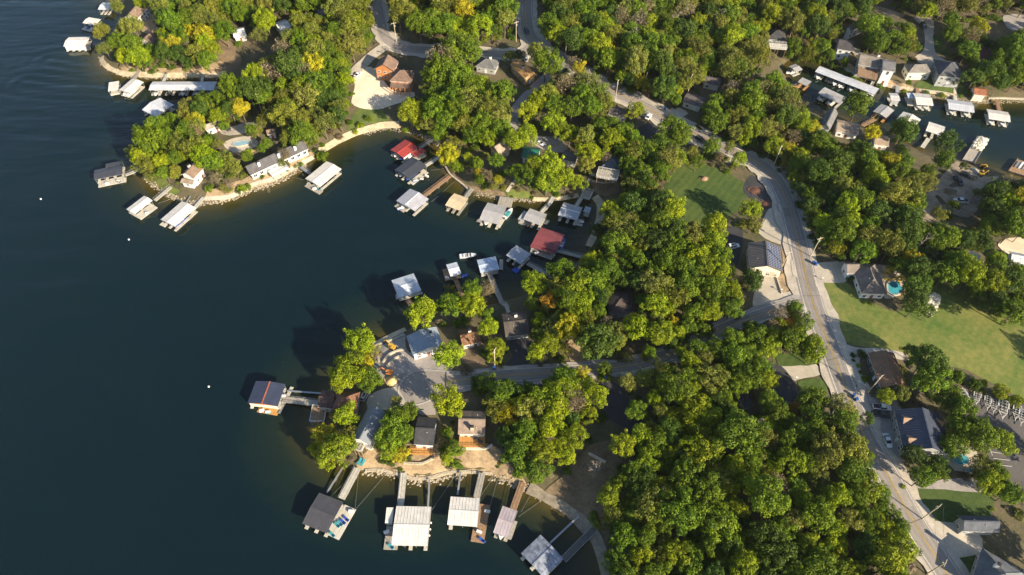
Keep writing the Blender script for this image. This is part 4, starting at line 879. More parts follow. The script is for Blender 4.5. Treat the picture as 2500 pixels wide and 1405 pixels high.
house('white cottage with a brown roof and a tall chimney on the wooded point', (473,437), (498,411), (470,398), 4.4, 'gable', 2.2, WHITE, shingle((.21,.145,.105)), chim=[(.1,.3)], markas='the white cottage on the wooded point')
house('low tan roofed porch of the white cottage', (440,446), (470,452), (473,438), 2.6, 'gable', .6, WHITE, STAN, doors=0, name='porch', kind='porch')
house('pale grey roofed house beside the gravel drive on the wooded point', (503,320), (538,306), (530,296), 3.2, 'gable', 1.6, WHITE, shingle((.30,.27,.23)), markas='the pale grey house on the wooded point')
house('tiny white shed with a brown roof beyond the pool terrace', (652,330), (674,326), (672,314), 2.6, 'gable', 1.2, WHITE, SBR, name='shed', kind='shed', markas='the tiny white shed')
house('grey house with a tall wooden deck above the far cove', (2095,158), (2148,168), (2151,138), 6.0, 'gable', 2.2, GRW, shingle((.22,.19,.16)), chim=[(.7,.3)], markas='the grey house above the far cove')
platform('tall brown wooden deck of the grey house above the far cove', [(2093,186),(2140,196),(2146,172)], 6.0, WOODB, rail=WOODB)
house('narrow tall white house with big windows above the far cove', (2155,172), (2186,176), (2187,148), 8.0, 'gable', 1.8, WHITE, SG, ht=1.9, markas='the narrow white house')
house('cream house with a brown grey roof at the foot of the gravel lot', (2218,178), (2276,178), (2274,157), 4.2, 'hip', 2.2, CREAM, shingle((.20,.18,.16)), markas='the cream house above the far cove')
house('dark grey steep roofed house with white railings at the cove lawn', (2292,186), (2352,192), (2342,152), 5.5, 'hip', 3.4, GRW, shingle((.09,.09,.10)), markas='the dark steep roofed house')
house('white gabled house with a two level porch beside the east lane', (2044,120), (2080,126), (2078,100), 5.5, 'gable', 2.4, WHITE, shingle((.06,.055,.06)), markas='the white porch house')
house('pale blue white house under trees at the top of the east lane', (2076,77), (2112,62), (2122,46), 5.0, 'gable', 2.0, WHITE, SG, markas='the pale house at the lane top')
house('dark roofed house with a white railed deck inside the eastern wood', (1872,96), (1920,100), (1912,73), 4.6, 'hip', 2.4, GRW, SDK, markas='the dark house in the eastern wood')
platform('white railed deck before the dark roofed house in the eastern wood', [(1880,119),(1921,122),(1922,108)], 8.4, CONCD)
house('small cream boathouse with a red brown roof on the far cove shore', (2378,231), (2409,235), (2411,217), 3.0, 'gable', 1.2, CREAM, shingle((.32,.12,.06)), markas='the cream boathouse')
house('dark roofed low house with a white window front beside the main road', (1666,249), (1710,263), (1722,240), 3.2, 'gable', 1.6, CREAM, SB, markas='the dark low house by the main road')
house('dark brown roofed house with a boat parked before it', (1716,203), (1757,211), (1756,192), 3.2, 'gable', 1.6, CREAM, SB, markas='the house with the parked boat')
house('white gable ended house beneath the leaning broad tree', (2026,318), (2046,277), (2019,273), 5.0, 'gable', 2.2, WHITE, SG, markas='the white gable ended house')
house('tan roofed house with a white front below the far cove docks', (2042,320), (2096,330), (2096,302), 3.6, 'gable', 1.6, WHITE, STAN, markas='the tan roofed house below the far cove')
house('small tan roofed house next to the dark round tree', (2134,353), (2170,358), (2168,334), 3.4, 'gable', 1.5, WHITE, STAN, markas='the small tan house')
house('dark red shed among trees behind the steep roofed house', (2388,148), (2406,152), (2408,120), 3.4, 'gable', 1.4, GRW, shingle((.14,.05,.05)), name='shed', kind='shed', markas='the dark red shed')
house('white roofed building at the edge of the bright gravel lot', (2468,640), (2520,650), (2520,625), 3.4, 'gable', 1.2, WHITE, metal_roof((.66,.66,.66)), markas='the white roofed lot building')
house('dark flat roofed shed in the deep southern wood', (1800,968), (1818,998), (1840,988), 2.8, 'gable', .6, GRW, SDK, name='shed', kind='shed', markas='the dark shed in the southern wood')
house('pale roofed garage at the edge of the bright building lot', (2360,628), (2385,640), (2390,622), 3.0, 'gable', 1.2, WHITE, metal_roof((.6,.6,.6)), name='garage', kind='garage')
# porch posts of the lodge
def porch(label, q, h):
    a, b, c = [G(x, y, h) for x, y in q]; t = thing('porch', label, 'porch', Vector((a.x, a.y, a.z - h))); u = b - a; v = c - b; u.z = v.z = 0
    mb = MB(); slope(Vector((0, 0, h)), u, v + Vector((0, 0, .8)), ribs=50, mb=mb); mb.build('porch_roof', SRB, t)
    for i in range(5): mb = MB(); p = u * (i / 4 * .96 + .02) + v * .05; mb.box(p.x - .15, p.x + .15, p.y - .15, p.y + .15, -1, h); mb.build('post', ORW, t)
porch('timber posted porch along the front of the larger lodge wing', [(952,214),(1000,218),(1003,203)], 4.0)

# ---------------------------------------------------------------- pools
POOLW = mat('pool_water', (.06, .33, .42), .05, 0, .5, var=.08, vscale=.5)
def pool(label, px, h=0.45, POOLW=POOLW):
    pts = smooth(gp(px), 1., True); c = sum(pts, Vector((0, 0))) / len(pts); z = gz(c.x, c.y) + h; t = thing('swimming_pool', label, 'pool', (c.x, c.y, z), 0, None)
    rel = [p - c for p in pts]; mb = MB(); mb.prism(rel, -.6, 0); mb.build('pool_water', POOLW, t); k = MB(); n = len(rel)
    out = [r + r.normalized() * .55 for r in rel]
    for i in range(n):
        j = (i + 1) % n; k.poly([(rel[i].x, rel[i].y, .1), (rel[j].x, rel[j].y, .1), (out[j].x, out[j].y, .1), (out[i].x, out[i].y, .1)][::-1]); k.poly([(out[i].x, out[i].y, .1), (out[j].x, out[j].y, .1), (out[j].x, out[j].y, -.6), (out[i].x, out[i].y, -.6)]); k.poly([(rel[i].x, rel[i].y, .1), (rel[i].x, rel[i].y, -.1), (rel[j].x, rel[j].y, -.1), (rel[j].x, rel[j].y, .1)])
    k.build('coping', CONC, t); mark(c, 'the ' + label.split(' ', 1)[0] + ' pool') if False else None
pool('turquoise kidney shaped pool beside the hip roofed house', [(2168,694),(2180,689),(2192,691),(2196,700),(2206,708),(2196,718),(2178,721),(2168,714),(2167,704)])
pool('pale blue pool on the terrace of the wooded point', [(572,350),(606,345),(609,353),(576,359)], POOLW=mat('pale_pool_water', (.26, .42, .50), .05, 0, .5, var=.08, vscale=.5))
pool('turquoise pool half hidden by trees behind the large navy roofed house', [(2328,1118),(2345,1112),(2362,1120),(2360,1134),(2340,1136),(2326,1130)])
pool('small turquoise wading pool beneath the trees by the parking lot', [(2358,1144),(2372,1148),(2370,1156),(2358,1152)])

# ---------------------------------------------------------------- walls, rocks
def wall(label, px, th, ht, m, name='retaining_wall', cat='retaining wall', off=0., group=None):
    path = smooth(gp(px), 1.2); p0 = path[0]; z0 = gz(p0.x, p0.y); t = thing(name, label, cat, (p0.x, p0.y, z0), 0, group); blk = 0; n = len(path); mb = MB(); cap = MB()
    for i in range(n - 1):
        a, b = path[i], path[i + 1]; d = (b - a).normalized(); s = Vector((-d.y, d.x)) * th / 2; za, zb = max(gz(a.x, a.y), -.2) - z0, max(gz(b.x, b.y), -.2) - z0
        def ring(p, z): return [(p.x - s.x - p0.x, p.y - s.y - p0.y, z - 1.2), (p.x + s.x - p0.x, p.y + s.y - p0.y, z - 1.2), (p.x + s.x - p0.x, p.y + s.y - p0.y, z + ht), (p.x - s.x - p0.x, p.y - s.y - p0.y, z + ht)]
        mb.loft([ring(a, za), ring(b, zb)])
        q = [Vector(v) for v in (ring(a, za)[3], ring(a, za)[2], ring(b, zb)[2], ring(b, zb)[3])]; up = Vector((0, 0, .08)); e = Vector((s.x, s.y, 0)) * .25
        cap.loft([[q[0] - e, q[1] + e, q[1] + e + up, q[0] - e + up], [q[3] - e, q[2] + e, q[2] + e + up, q[3] - e + up]])
    mb.build('wall_face', m, t); cap.build('coping', m, t); return t
wall('long pale block seawall curving round the head of the cove', [(786,371),(830,345),(880,325),(930,312),(978,311)], .6, .3, SAND, 'seawall', 'seawall')
wall('pale stone seawall along the sunny southern bank', [(892,1150),(930,1149),(960,1157),(985,1163),(1012,1170),(1050,1168),(1090,1156),(1130,1153),(1170,1156),(1200,1158)], .7, .5, STONE, 'seawall', 'seawall')
wall('upper pale retaining wall on the sunny southern bank', [(985,1132),(1030,1134),(1045,1128),(1060,1120)], .5, .7, STONE)
wall('pale retaining wall below the orange deck', [(1118,1096),(1160,1098),(1190,1096),(1202,1088)], .5, .8, CREAM)
wall('grey curved retaining wall, outer of two beside the blue grey roofed house', [(935,888),(950,868),(975,857),(992,856)], .5, .7, CONC)
wall('grey curved retaining wall, inner of two beside the blue grey roofed house', [(945,897),(962,879),(985,868)], .5, .7, CONC)
wall('straight pale wall along the yard of the blue grey roofed house', [(912,848),(930,840),(955,832),(985,820)], .5, .5, CONC)
wall('short pale wall closing the yard beside the yellow trees', [(911,848),(922,860),(926,885)], .5, .5, CONC)
wall('curved stone retaining wall below the slate roofed terraced house', [(1444,443),(1470,449),(1500,447)], .5, .7, STONE)
wall('lower stone retaining wall below the slate roofed terraced house', [(1443,431),(1470,437),(1500,434)], .5, .7, STONE)
wall('stone seawall below the yellow tree of the cove', [(1087,408),(1100,428),(1112,438),(1130,452),(1142,463)], .6, .5, STONE, 'seawall', 'seawall')
wall('pale seawall along the cove lawn', [(2236,222),(2290,226),(2322,232)], .6, .5, CONC, 'seawall', 'seawall')
wall('pale seawall from the cream boathouse along the far cove', [(2412,242),(2440,241),(2500,243),(2560,245)], .6, .5, CONC, 'seawall', 'seawall')
wall('curved brown brick wall round the pool terrace of the wooded point', [(560,376),(590,378),(615,372),(632,360),(636,348)], .5, .8, DIRT)
wall('white railed pale wall beside the dead tree at the shady beach', [(1436,1110),(1455,1120),(1478,1132)], .4, 1.4, CONC)
wall('pale kerb wall beside the garage forecourt dirt', [(1896,680),(1908,718)], .4, .5, CONC)

def rock_template(sub, seed):
    bm = bmesh.new(); bmesh.ops.create_icosphere(bm, subdivisions=sub, radius=1.0)
    for v in bm.verts: v.co *= 1 + .35 * noise.noise(v.co * 1.1 + Vector((seed * 3.1, 0, 0))); v.co.z *= .7
    V = np.array([v.co[:] for v in bm.verts]); F = [[v.index for v in f.verts] for f in bm.faces]; bm.free(); return V, np.array(F)
RT = [rock_template(1, s) for s in range(4)]
def rocks(name, spots, material, label=None, cat=None, kind='stuff', parent=None):
    V, F, k = [], [], 0
    for x, y, z, s in spots:
        v, f = RT[rng.randrange(4)]; a = rng.random() * 6.28; c, d = math.cos(a), math.sin(a); m = v * (s * rng.uniform(.8, 1.3), s, s)
        V.append(np.stack([m[:, 0] * c - m[:, 1] * d + x, m[:, 0] * d + m[:, 1] * c + y, m[:, 2] + z], -1)); F.append(f + k); k += len(v)
    me = bpy.data.meshes.new(name); me.from_pydata(np.concatenate(V).tolist(), [], np.concatenate(F).tolist()); me.materials.append(material)
    return tag(link(name, me, parent), label, cat, None, kind)
def riprap():
    sp = []
    runs = [([(247,145),(256,162),(288,180),(322,187),(400,190),(480,189),(545,190)], .45), ([(352,432),(372,449),(400,469),(426,484),(470,496),(505,497),(540,492),(580,481),(620,464),(670,448),(720,422),(745,402)], .5),
            ([(985,1167),(1012,1176),(1050,1174),(1090,1162),(1130,1159)], .55), ([(1202,1164),(1232,1175),(1262,1184),(1287,1196)], .55), ([(1166,475),(1240,487),(1300,491),(1345,491)], .4), ([(890,327),(940,315),(1000,322),(1045,340),(1072,356)], .4),
            ([(1290,1197),(1330,1220),(1380,1252),(1420,1285),(1450,1320)], .3), ([(2230,226),(2300,239),(2345,244),(2410,251),(2500,247)], .4), ([(896,1154),(935,1154),(965,1162)], .5), ([(912,850),(935,836),(965,822)], .4)]
    for px, s in runs:
        path = smooth([P(x, y) for x, y in px], .6)
        for p in path:
            for _ in range(5):
                q = p + Vector((rng.gauss(0, .7), rng.gauss(0, .7))); sp.append((q.x, q.y, max(gz(q.x, q.y), -.1) + .05, s * rng.uniform(.35, 1.0)))
    rocks('shore_rocks', sp, mat('weathered_limestone', (.36, .31, .23), .95, var=.25, vscale=1.5))
    sp = []
    for _ in range(420):
        x = rng.uniform(2262, 2292); y = rng.uniform(718, 770)
        if abs((x - 2262) - (775 - y) * .42) < 14: p = G(x, y); sp.append((p.x, p.y, p.z + .1, rng.uniform(.3, .8)))
    rocks('rock_pile', sp, mat('white_limestone', (.68, .62, .50), .95, var=.1))
riprap()
# ---------------------------------------------------------------- vehicles
PW = M((.72, .72, .72), .28, name='white_car_paint', var=.02); PD = M((.05, .055, .06), .3, name='black_car_paint'); PB = M((.03, .08, .22), .3, name='blue_car_paint'); PS = M((.40, .41, .42), .3, name='silver_car_paint')
def wheel_me(r, wd):
    mb = MB(); mb.tube((0, -wd/2, 0), (0, wd/2, 0), r, n=14); rm = MB(); rm.tube((0, -wd/2 - .012, 0), (0, wd/2 + .012, 0), r * .58, n=10)
    return mb.mesh('wheel', RUBBER), rm.mesh('rim', STEEL)
WH = wheel_me(.36, .24)
def car(kind, paint, loc, rz, label, group='parked vehicles', name=None):
    nm = name or {'suv': 'suv', 'sedan': 'sedan', 'pickup': 'pickup_truck'}[kind]; t = thing(nm, label, {'suv': 'car', 'sedan': 'car', 'pickup': 'pickup truck'}[kind], loc, rz, group)
    L = {'suv': 4.8, 'sedan': 4.8, 'pickup': 5.8}[kind]; W = 1.95; h = {'suv': 1.0, 'sedan': .86, 'pickup': 1.05}[kind]; f = L / 2
    def ring(x, w_, z0, z1, ch=.1): return [(x, -w_, z0), (x, w_, z0), (x, w_, z1 - ch), (x, w_ - ch, z1), (x, -w_ + ch, z1), (x, -w_, z1 - ch)]
    b = MB(); hw = W / 2
    if kind == 'pickup':
        b.loft([ring(-f, hw*.96, .4, h), ring(-f+.1, hw, .3, h), ring(f-.9, hw, .3, h), ring(f-.1, hw*.92, .32, h-.12), ring(f, hw*.82, .42, h-.24)])
    else: b.loft([ring(-f, hw*.86, .45, h-.1), ring(-f+.15, hw*.96, .3, h), ring(-f*.3, hw, .25, h), ring(f*.45, hw, .25, h), ring(f-.2, hw*.9, .3, h-.18), ring(f, hw*.72, .42, h-.3)])
    b.build('body', paint, t, False)
    x0, x1, x2, x3 = {'suv': (-f+.1, -f+.4, .35, 1.15), 'sedan': (-f+.75, -f+1.5, .25, 1.15), 'pickup': (-.75, -.55, .85, 1.5)}[kind]; top = {'suv': 1.72, 'sedan': 1.42, 'pickup': 1.85}[kind]
    g = MB(); g.loft([[(x0, -hw*.9, h), (x3, -hw*.9, h), (x3, hw*.9, h), (x0, hw*.9, h)][::1], [(x1, -hw*.74, top-.05), (x2, -hw*.74, top-.05), (x2, hw*.74, top-.05), (x1, hw*.74, top-.05)]]); g.build('glasshouse', GLASS, t)
    r = MB(); r.prism([(x1-.04, -hw*.76), (x2+.04, -hw*.76), (x2+.04, hw*.76), (x1-.04, hw*.76)], top-.045, top+.03); ro = r.build('roof', paint, t)
    if kind == 'suv': q = MB(); q.box(x1+.8, x2-.2, -hw*.4, hw*.4, top+.031, top+.04); q.build('sunroof', GLASS, ro)
    for sx, tx in ((x0, x1), (x3, x2), ((x0+x3)/2, (x1+x2)/2)):
        for sg in (-1, 1): p = MB(); p.obox((sx-.05, sg*hw*.905-.03, h), (.1, 0, 0), (0, .06, 0), (tx-sx, -sg*hw*.155, top-.05-h)); p.build('pillar', paint, t)
    if kind == 'pickup': q = MB(); q.box(-f+.12, -.85, -hw*.82, hw*.82, h+.002, h+.012); q.build('truck_bed', DARK, t)
    for sx in (-f+1.0, f-.95):
        for sg in (-1, 1): wv = link('wheel', WH[0], t, (sx, sg*(hw-.12), .36)); link('rim', WH[1], wv)
    for sg in (-1, 1):
        q = MB(); q.box(f-.16, f-.02, sg*hw*.62-.16, sg*hw*.62+.16, h-.36, h-.22); q.build('headlight', M((.8,.8,.8), .1, name='lamp_glass'), t)
        q = MB(); q.box(-f-.01, -f+.1, sg*hw*.7-.12, sg*hw*.7+.12, h-.4, h-.14); q.build('tail_light', M((.35,.02,.02), .2, name='tail_lamp'), t)
        q = MB(); q.box(x3-.25, x3-.05, sg*(hw+.02)-.1, sg*(hw+.02)+.1, h, h+.16); q.build('mirror', paint, t)
    return t
def at(x, y, h=.02): return G(x, y, h)
def heading(a, b): p, q = G(*a), G(*b); return math.atan2(q.y - p.y, q.x - p.x)
car('suv', PW, at(1790,604,.15), heading((1778,605),(1802,600)), 'white sport utility car with a sunroof parked behind the solar panelled garage')
car('sedan', PW, at(1766,634,.15), heading((1762,640),(1768,626)), 'white car mostly hidden by trees on the black driveway behind the garage')
car('pickup', PW, at(2151,997,.2), heading((2136,996),(2168,1000)), 'white pickup truck nose in beside the large navy roofed house')
car('pickup', PD, at(2149,1014,.2), heading((2136,1013),(2166,1017)), 'black pickup truck next to the white pickup truck')
car('sedan', PW, at(2165,1078,.2), heading((2160,1062),(2170,1092)), 'white sedan parked alone on the gravel before the navy roofed house')
car('suv', PD, at(1709,343,.42), heading((1700,338),(1720,350)), 'dark blue car driving on the main road beyond the shady lawn')
car('sedan', PW, at(1583,287,.15), heading((1578,294),(1588,280)), 'white car at the edge of the dark lot beside the main road')
car('sedan', PW, at(1285,146,.2), heading((1285,152),(1286,140)), 'white car in the shade beside the tan orange house')
car('suv', PD, at(1286,79,.45), heading((1284,74),(1290,84)), 'black car driving on the main road near the top bend')
car('pickup', PW, at(2344,493,.2), heading((2354,494),(2334,492)), 'white pickup truck alone on the grey lot near the far cove')
car('pickup', PD, at(2338,445,.2), heading((2334,440),(2342,450)), 'black truck parked among machines at the far cove ramp')
car('suv', PD, at(2356,430,.2), heading((2350,428),(2364,433)), 'dark car beside the yellow loader at the far cove ramp')
car('suv', PD, at(556,316,.2), heading((550,311),(561,320)), 'black car on the gravel drive of the wooded point')
car('sedan', PW, at(875,184,.2), heading((870,188),(880,180)), 'white car at the edge of the building site')
car('suv', PS, at(892,967,.2), heading((888,974),(896,960)), 'silver car on the drive behind the red brown point house')
car('suv', PD, at(1432,168,.35), heading((1428,160),(1436,176)), 'dark car in a roadside drive by the orange tree')
car('suv', PS, at(2330,172,.15), heading((2322,172),(2336,172)), 'silver car behind the dark steep roofed house')
car('suv', PD, at(2254,66,.2), heading((2250,60),(2258,72)), 'dark car at the top of the gravel lot')
car('sedan', PW, at(1318,352,.2), heading((1314,350),(1322,354)), 'pale car on the lane behind the green roofed house')

# boat trailers in the lot
TRM = M((.55, .54, .52), .5, name='trailer_paint', var=.03)
def trailer_t():
    t = thing('boat_trailer', 'x', 'trailer', (0, 0, 0), 0, 'boat trailers in the parking lot'); f = MB(); e = .09
    for s in (-1, 1):
        f.obox((-3.2, s*1.05-e, .55), (4.4, 0, 0), (0, 2*e, 0), (0, 0, .16)); f.obox((1.2, s*1.05-e, .55), (2.0, -s*1.0, 0), (0, 2*e, 0), (0, 0, .16))
    f.box(3.0, 4.4, -.09, .09, .55, .72); f.build('frame', TRM, t); b = MB()
    for x in (-3.0, -1.9, -.8, .3, 1.25): b.box(x, x + .16, -.95, .95, .6, .74)
    b.build('crossmember', TRM, t); b = MB()
    for s in (-1, 1): b.box(-3.1, 1.0, s*.55-.07, s*.55+.07, .85, .97)
    b.build('bunk', GREY, t)
    for s in (-1, 1):
        for x in (-1.9, -1.0): wv = link('wheel', WH[0], t, (x, s*1.3, .36)); link('rim', WH[1], wv)
        m = MB(); m.obox((-2.5, s*1.3-.16, .74), (2.1, 0, 0), (0, .32, 0), (0, 0, .06)); m.build('mudguard', TRM, t)
    w_ = MB(); w_.box(2.6, 2.8, -.08, .08, .72, 1.3); w_.build('winch_post', TRM, t); return t
tr = trailer_t()
TRS = [((2344,955),(2365,985),'grey white trailer parked slanting at the upper end of the row',.95), ((2411,974),(2409,994),'white trailer with its tongue pointing down the lot beside the empty bay',.8), ((2448,986),(2445,1016),'large bright white trailer in the middle of the row',1.15), ((2482,998),(2478,1017),'short white trailer next to the large bright white one',.9), ((2385,964),(2382,982),'thin dark looking trailer between two white ones',.8), ((2426,984),(2424,1000),'narrow trailer behind the large bright white one',.8), ((2496,1010),(2492,1028),'trailer cut by the picture edge at the end of the row',.9)]
for i, (a, b, lb, s) in enumerate(TRS):
    o = tr if i == 0 else dup(tr, (0, 0, 0)); o.location = at((a[0]+b[0])/2, (a[1]+b[1])/2, .2); o.rotation_euler = (0, 0, heading(a, b)); o.scale = (s, s, s); o['label'] = lb

# wheelie bins
BLUEB = M((.02, .08, .28), .5, name='bin_blue')
def bin_t():
    t = thing('wheelie_bin', 'x', 'bin', (0, 0, 0), 0, 'blue bins by the roads'); b = MB(); b.loft([[(-.3, -.28, .1), (.3, -.28, .1), (.3, .28, .1), (-.3, .28, .1)], [(-.38, -.36, 1.15), (.38, -.36, 1.15), (.38, .36, 1.15), (-.38, .36, 1.15)]]); b.build('body', BLUEB, t)
    l = MB(); l.obox((-.42, -.4, 1.16), (.84, 0, .04), (0, .8, 0), (0, 0, .08)); lo = l.build('lid', BLUEB, t); h = MB(); h.box(-.5, -.42, -.3, .3, 1.1, 1.16); h.build('handle', BLUEB, t)
    for s in (-1, 1): w_ = MB(); w_.tube((-.3, s*.3-.05, .15), (-.3, s*.3+.05, .15), .15, n=10); w_.build('wheel', RUBBER, t)
    return t
bn = bin_t(); bn.location = at(1985,645,.3); bn['label'] = 'blue bin beside the pool house driveway'; bn.scale = (1.15,) * 3
for x, y, lb in ((1991,648,'second blue bin standing on the pool house driveway'), (1478,926,'blue bin on the verge of the shady branch road'), (2082,968,'blue bin at the gravel edge, first of a pair below the utility pole'), (2089,978,'blue bin at the gravel edge, lower of a pair below the utility pole'), (1624,268,'blue bin beside the upper roadside driveway'), (1207,901,'dark bin below the utility pole on the branch road')):
    o = dup(bn, at(x, y, .3), rng.random() * 6, lb)
# mailboxes
def mailbox(x, y, lb):
    t = thing('mailbox', lb, 'mailbox', at(x, y, .3), 0, 'roadside mailboxes'); b = MB(); b.box(-.06, .06, -.06, .06, 0, 1.1); b.build('post', WOODG, t); b = MB(); b.loft([[(-.35, y_, z) for y_, z in ((-.2, 1.1), (.2, 1.1), (.2, 1.35), (0, 1.5), (-.2, 1.35))], [(.35, y_, z) for y_, z in ((-.2, 1.1), (.2, 1.1), (.2, 1.35), (0, 1.5), (-.2, 1.35))]]); b.build('box', STEEL, t)
mailbox(2006, 684, 'mailbox on a post at the pool house driveway'); mailbox(1906, 712, 'pale mailbox by the garage forecourt'); mailbox(1942, 926, 'white mailbox where the two driveways meet')

# building machines
YEL = M((.60, .36, .03), .5, name='machine_yellow'); ORG = M((.55, .20, .04), .5, name='machine_orange')
def excavator(loc, rz, label, paint, s=1.):
    t = thing('excavator', label, 'excavator', loc, rz, 'building machines')
    for sg in (-1, 1): b = MB(); b.loft([[(x, sg*.85-.22, z) for x, z in ((-1.3, 0), (1.3, 0), (1.6, .3), (1.3, .6), (-1.3, .6), (-1.6, .3))], [(x, sg*.85+.22, z) for x, z in ((-1.3, 0), (1.3, 0), (1.6, .3), (1.3, .6), (-1.3, .6), (-1.6, .3))]]); b.build('track', RUBBER, t)
    b = MB(); b.prism([(-1.4, -.9), (.9, -.9), (1.0, .9), (-1.4, .9), (-1.7, 0)], .7, 1.3); b.build('house', paint, t)
    c = MB(); c.loft([[(-.1, .05, 1.3), (1.0, .05, 1.3), (1.0, .9, 1.3), (-.1, .9, 1.3)], [(0, .1, 2.4), (.8, .1, 2.4), (.8, .85, 2.4), (0, .85, 2.4)]]); c.build('cab', GLASS, t); r = MB(); r.box(-.1, .9, .05, .92, 2.401, 2.5); r.build('cab_roof', paint, t)
    b = MB(); b.tube((.8, -.35, 1.2), (2.6, -.35, 2.9), .2, .16, 5); b.tube((2.6, -.35, 2.9), (3.6, -.35, 2.2), .16, .13, 5); b.build('boom', paint, t); b = MB(); b.tube((3.6, -.35, 2.2), (3.9, -.35, .8), .12, .1, 5); b.build('stick', paint, t)
    b = MB(); b.loft([[(3.6, -.75, .8), (4.2, -.75, .8), (4.0, -.75, .2), (3.6, -.75, .3)], [(3.6, .05, .8), (4.2, .05, .8), (4.0, .05, .2), (3.6, .05, .3)]]); b.build('bucket', DARK, t); t.scale = (s,) * 3; return t
excavator(at(957,849,.3), R(150), 'small yellow excavator working in the walled yard of the blue grey roofed house', YEL, .9)
excavator(at(950,912,.3), R(170), 'orange and white loader beside the sand heap at the turning circle', ORG, .9)
excavator(at(2395,428,.3), R(20), 'yellow loader at the far cove ramp, lower of two', YEL, .8)
excavator(at(2402,409,.3), R(200), 'yellow loader at the water edge of the far cove, upper of two', YEL, .75)
def heap(label, x, y, r, h, m, name='sand_heap', cat='sand heap'):
    p = at(x, y, .05); t = thing(name, label, cat, p); b = MB(); n = 18
    b.loft([[(r*k*(1+.18*noise.noise((math.cos(a)*1.5, math.sin(a)*1.5, k)))*math.cos(a), r*k*(1+.18*noise.noise((math.cos(a)*1.5, math.sin(a)*1.5, k*2)))*math.sin(a)*.8, z*h) for a in [i*6.283/n for i in range(n)]] for k, z in ((1.08, -.2), (.9, .22), (.62, .6), (.32, .88), (.06, 1.))]); b.build('heap_body', m, t, True)
    b = MB(); b.prism([(r*1.2*math.cos(a)*(1+.2*math.sin(3*a)), r*.95*math.sin(a)) for a in [i*6.283/14 for i in range(14)]], .02, .1); b.build('heap_skirt', m, t)
heap('bright yellow sand heap at the turning circle', 957, 931, 2.1, 1.3, mat('yellow_sand', (.60,.46,.20), .95)); heap('dark mulch heap on the island in the black turnout', 1845, 466, 2.6, .5, mat('red_mulch', (.13,.06,.04), .95), 'mulch_bed', 'mulch bed'); heap('dark mulch heap at the forecourt corner', 1871, 499, 2.2, .5, mat('red_mulch', (.13,.06,.04), .95), 'mulch_bed', 'mulch bed')
heap('wood pile with sticks on the shady lawn', 1719, 437, 1.6, 1.0, WOODB, 'brush_pile', 'brush pile')

# barges of the far cove
def barge(label, q, load, dm):
    a, b, c = [P(*p, .9) for p in q]; loc = Vector((a.x, a.y, 0)); t = thing('work_barge', label, 'barge', loc); u, v = b - a, c - b; u.z = v.z = 0; h = MB(); h.obox((0, 0, -.3), u, v, (0, 0, 1.1)); h.build('hull', DARK, t)
    d = MB(); d.obox(Vector((0, 0, .802)) + u * .03 + v * .03, u * .94, v * .94, (0, 0, .08)); d.build('deck', dm, t); r = MB()
    for o, w_ in ((Vector((0, 0, .82)), v), (Vector((0, 0, .82)) + u * .97, v)): r.obox(o, u * .03, w_, (0, 0, .5))
    r.build('bulwark', dm, t)
    if load == 'rocks':
        sp = [(loc.x + (u * fx + v * fy).x, loc.y + (u * fx + v * fy).y, 1.0 + .8 * rng.random() * (1 - abs(fx - .5)), rng.uniform(.35, .8)) for fx, fy in [(rng.uniform(.1, .9), rng.uniform(.04, .52)) for _ in range(230)]]
        o = rocks('barge_rocks', [(x - loc.x, y - loc.y, z, s) for x, y, z, s in sp], mat('white_limestone', (.68, .62, .50), .95, var=.1), parent=t)
    else:
        for k in range(4): b_ = MB(); b_.obox(Vector((0, 0, .9)) + u * (.12 + .2 * k) + v * .2, u * .12, v * .45, (0, 0, .7)); b_.build('deck_crate', [STEEL, PW, GREY, WOODG][k], t)
    mark(loc + u / 2 + v / 2, 'the rock barge' if load == 'rocks' else 'the plank barge')
barge('work barge heaped with white rocks at the far cove ramp', [(2386,333),(2416,340),(2380,398)], 'rocks', WOODG)
barge('work barge with planks and crates at the picture edge of the far cove', [(2484,388),(2530,402),(2508,432)], 'crates', WOODB)

# furniture on decks and terraces
def lounger_t(col):
    t = thing('deck_lounger', 'x', 'lounger', (0, 0, 0), 0, 'deck loungers'); b = MB(); b.box(-.95, .35, -.32, .32, .32, .40); b.build('seat', col, t); b = MB(); b.obox((.36, -.32, .33), (.65, 0, .5), (0, .64, 0), (-.05, 0, .07)); b.build('backrest', col, t)
    for x in (-.85, .3):
        for s in (-.28, .28): l = MB(); l.box(x-.03, x+.03, s-.03, s+.03, 0, .319); l.build('leg', STEEL, t)
    return t
LB, LT, LY, LD = M((.03,.10,.45), .6, name='blue_sling'), M((.05,.36,.42), .6, name='teal_sling'), M((.60,.42,.06), .6, name='yellow_cushion'), M((.08,.08,.09), .6, name='dark_sling')
lp = {k: lounger_t(m) for k, m in (('b', LB), ('t', LT), ('y', LY), ('d', LD))}; lused = set()
def lounger(k, p, rz, lb, s=1.25):
    o = dup(lp[k], p, rz, lb, s) if k in lused else lp[k]; lused.add(k); o.location = p; o.rotation_euler = (0, 0, rz); o.scale = (s,) * 3; o['label'] = lb
for i, (x, y, k, lb) in enumerate([(846,1269,'b','blue lounger uppermost of four on the charcoal dock'), (838,1276,'b','blue lounger, second of four down the charcoal dock'), (831,1280,'t','teal lounger, third of four down the charcoal dock'), (824,1284,'t','teal lounger, last of the four on the charcoal dock'), (812,1307,'t','teal chair alone at the outer corner of the charcoal dock'), (955,1336,'t','teal chair on the outer corner of the largest white near dock'), (1177,1320,'b','blue chair on the outer corner of the long brown side deck'), (779,464,'t','teal chair on the front deck of the big white dock'), (1158,1071,'d','dark table seat on the bright orange deck, beside the chimney'), (1172,1078,'d','dark seat on the bright orange deck, away from the chimney')]):
    h = .53 if y < 1000 or y > 1110 else 3.62; lounger(k, P(x, y, h), R(-40), lb)
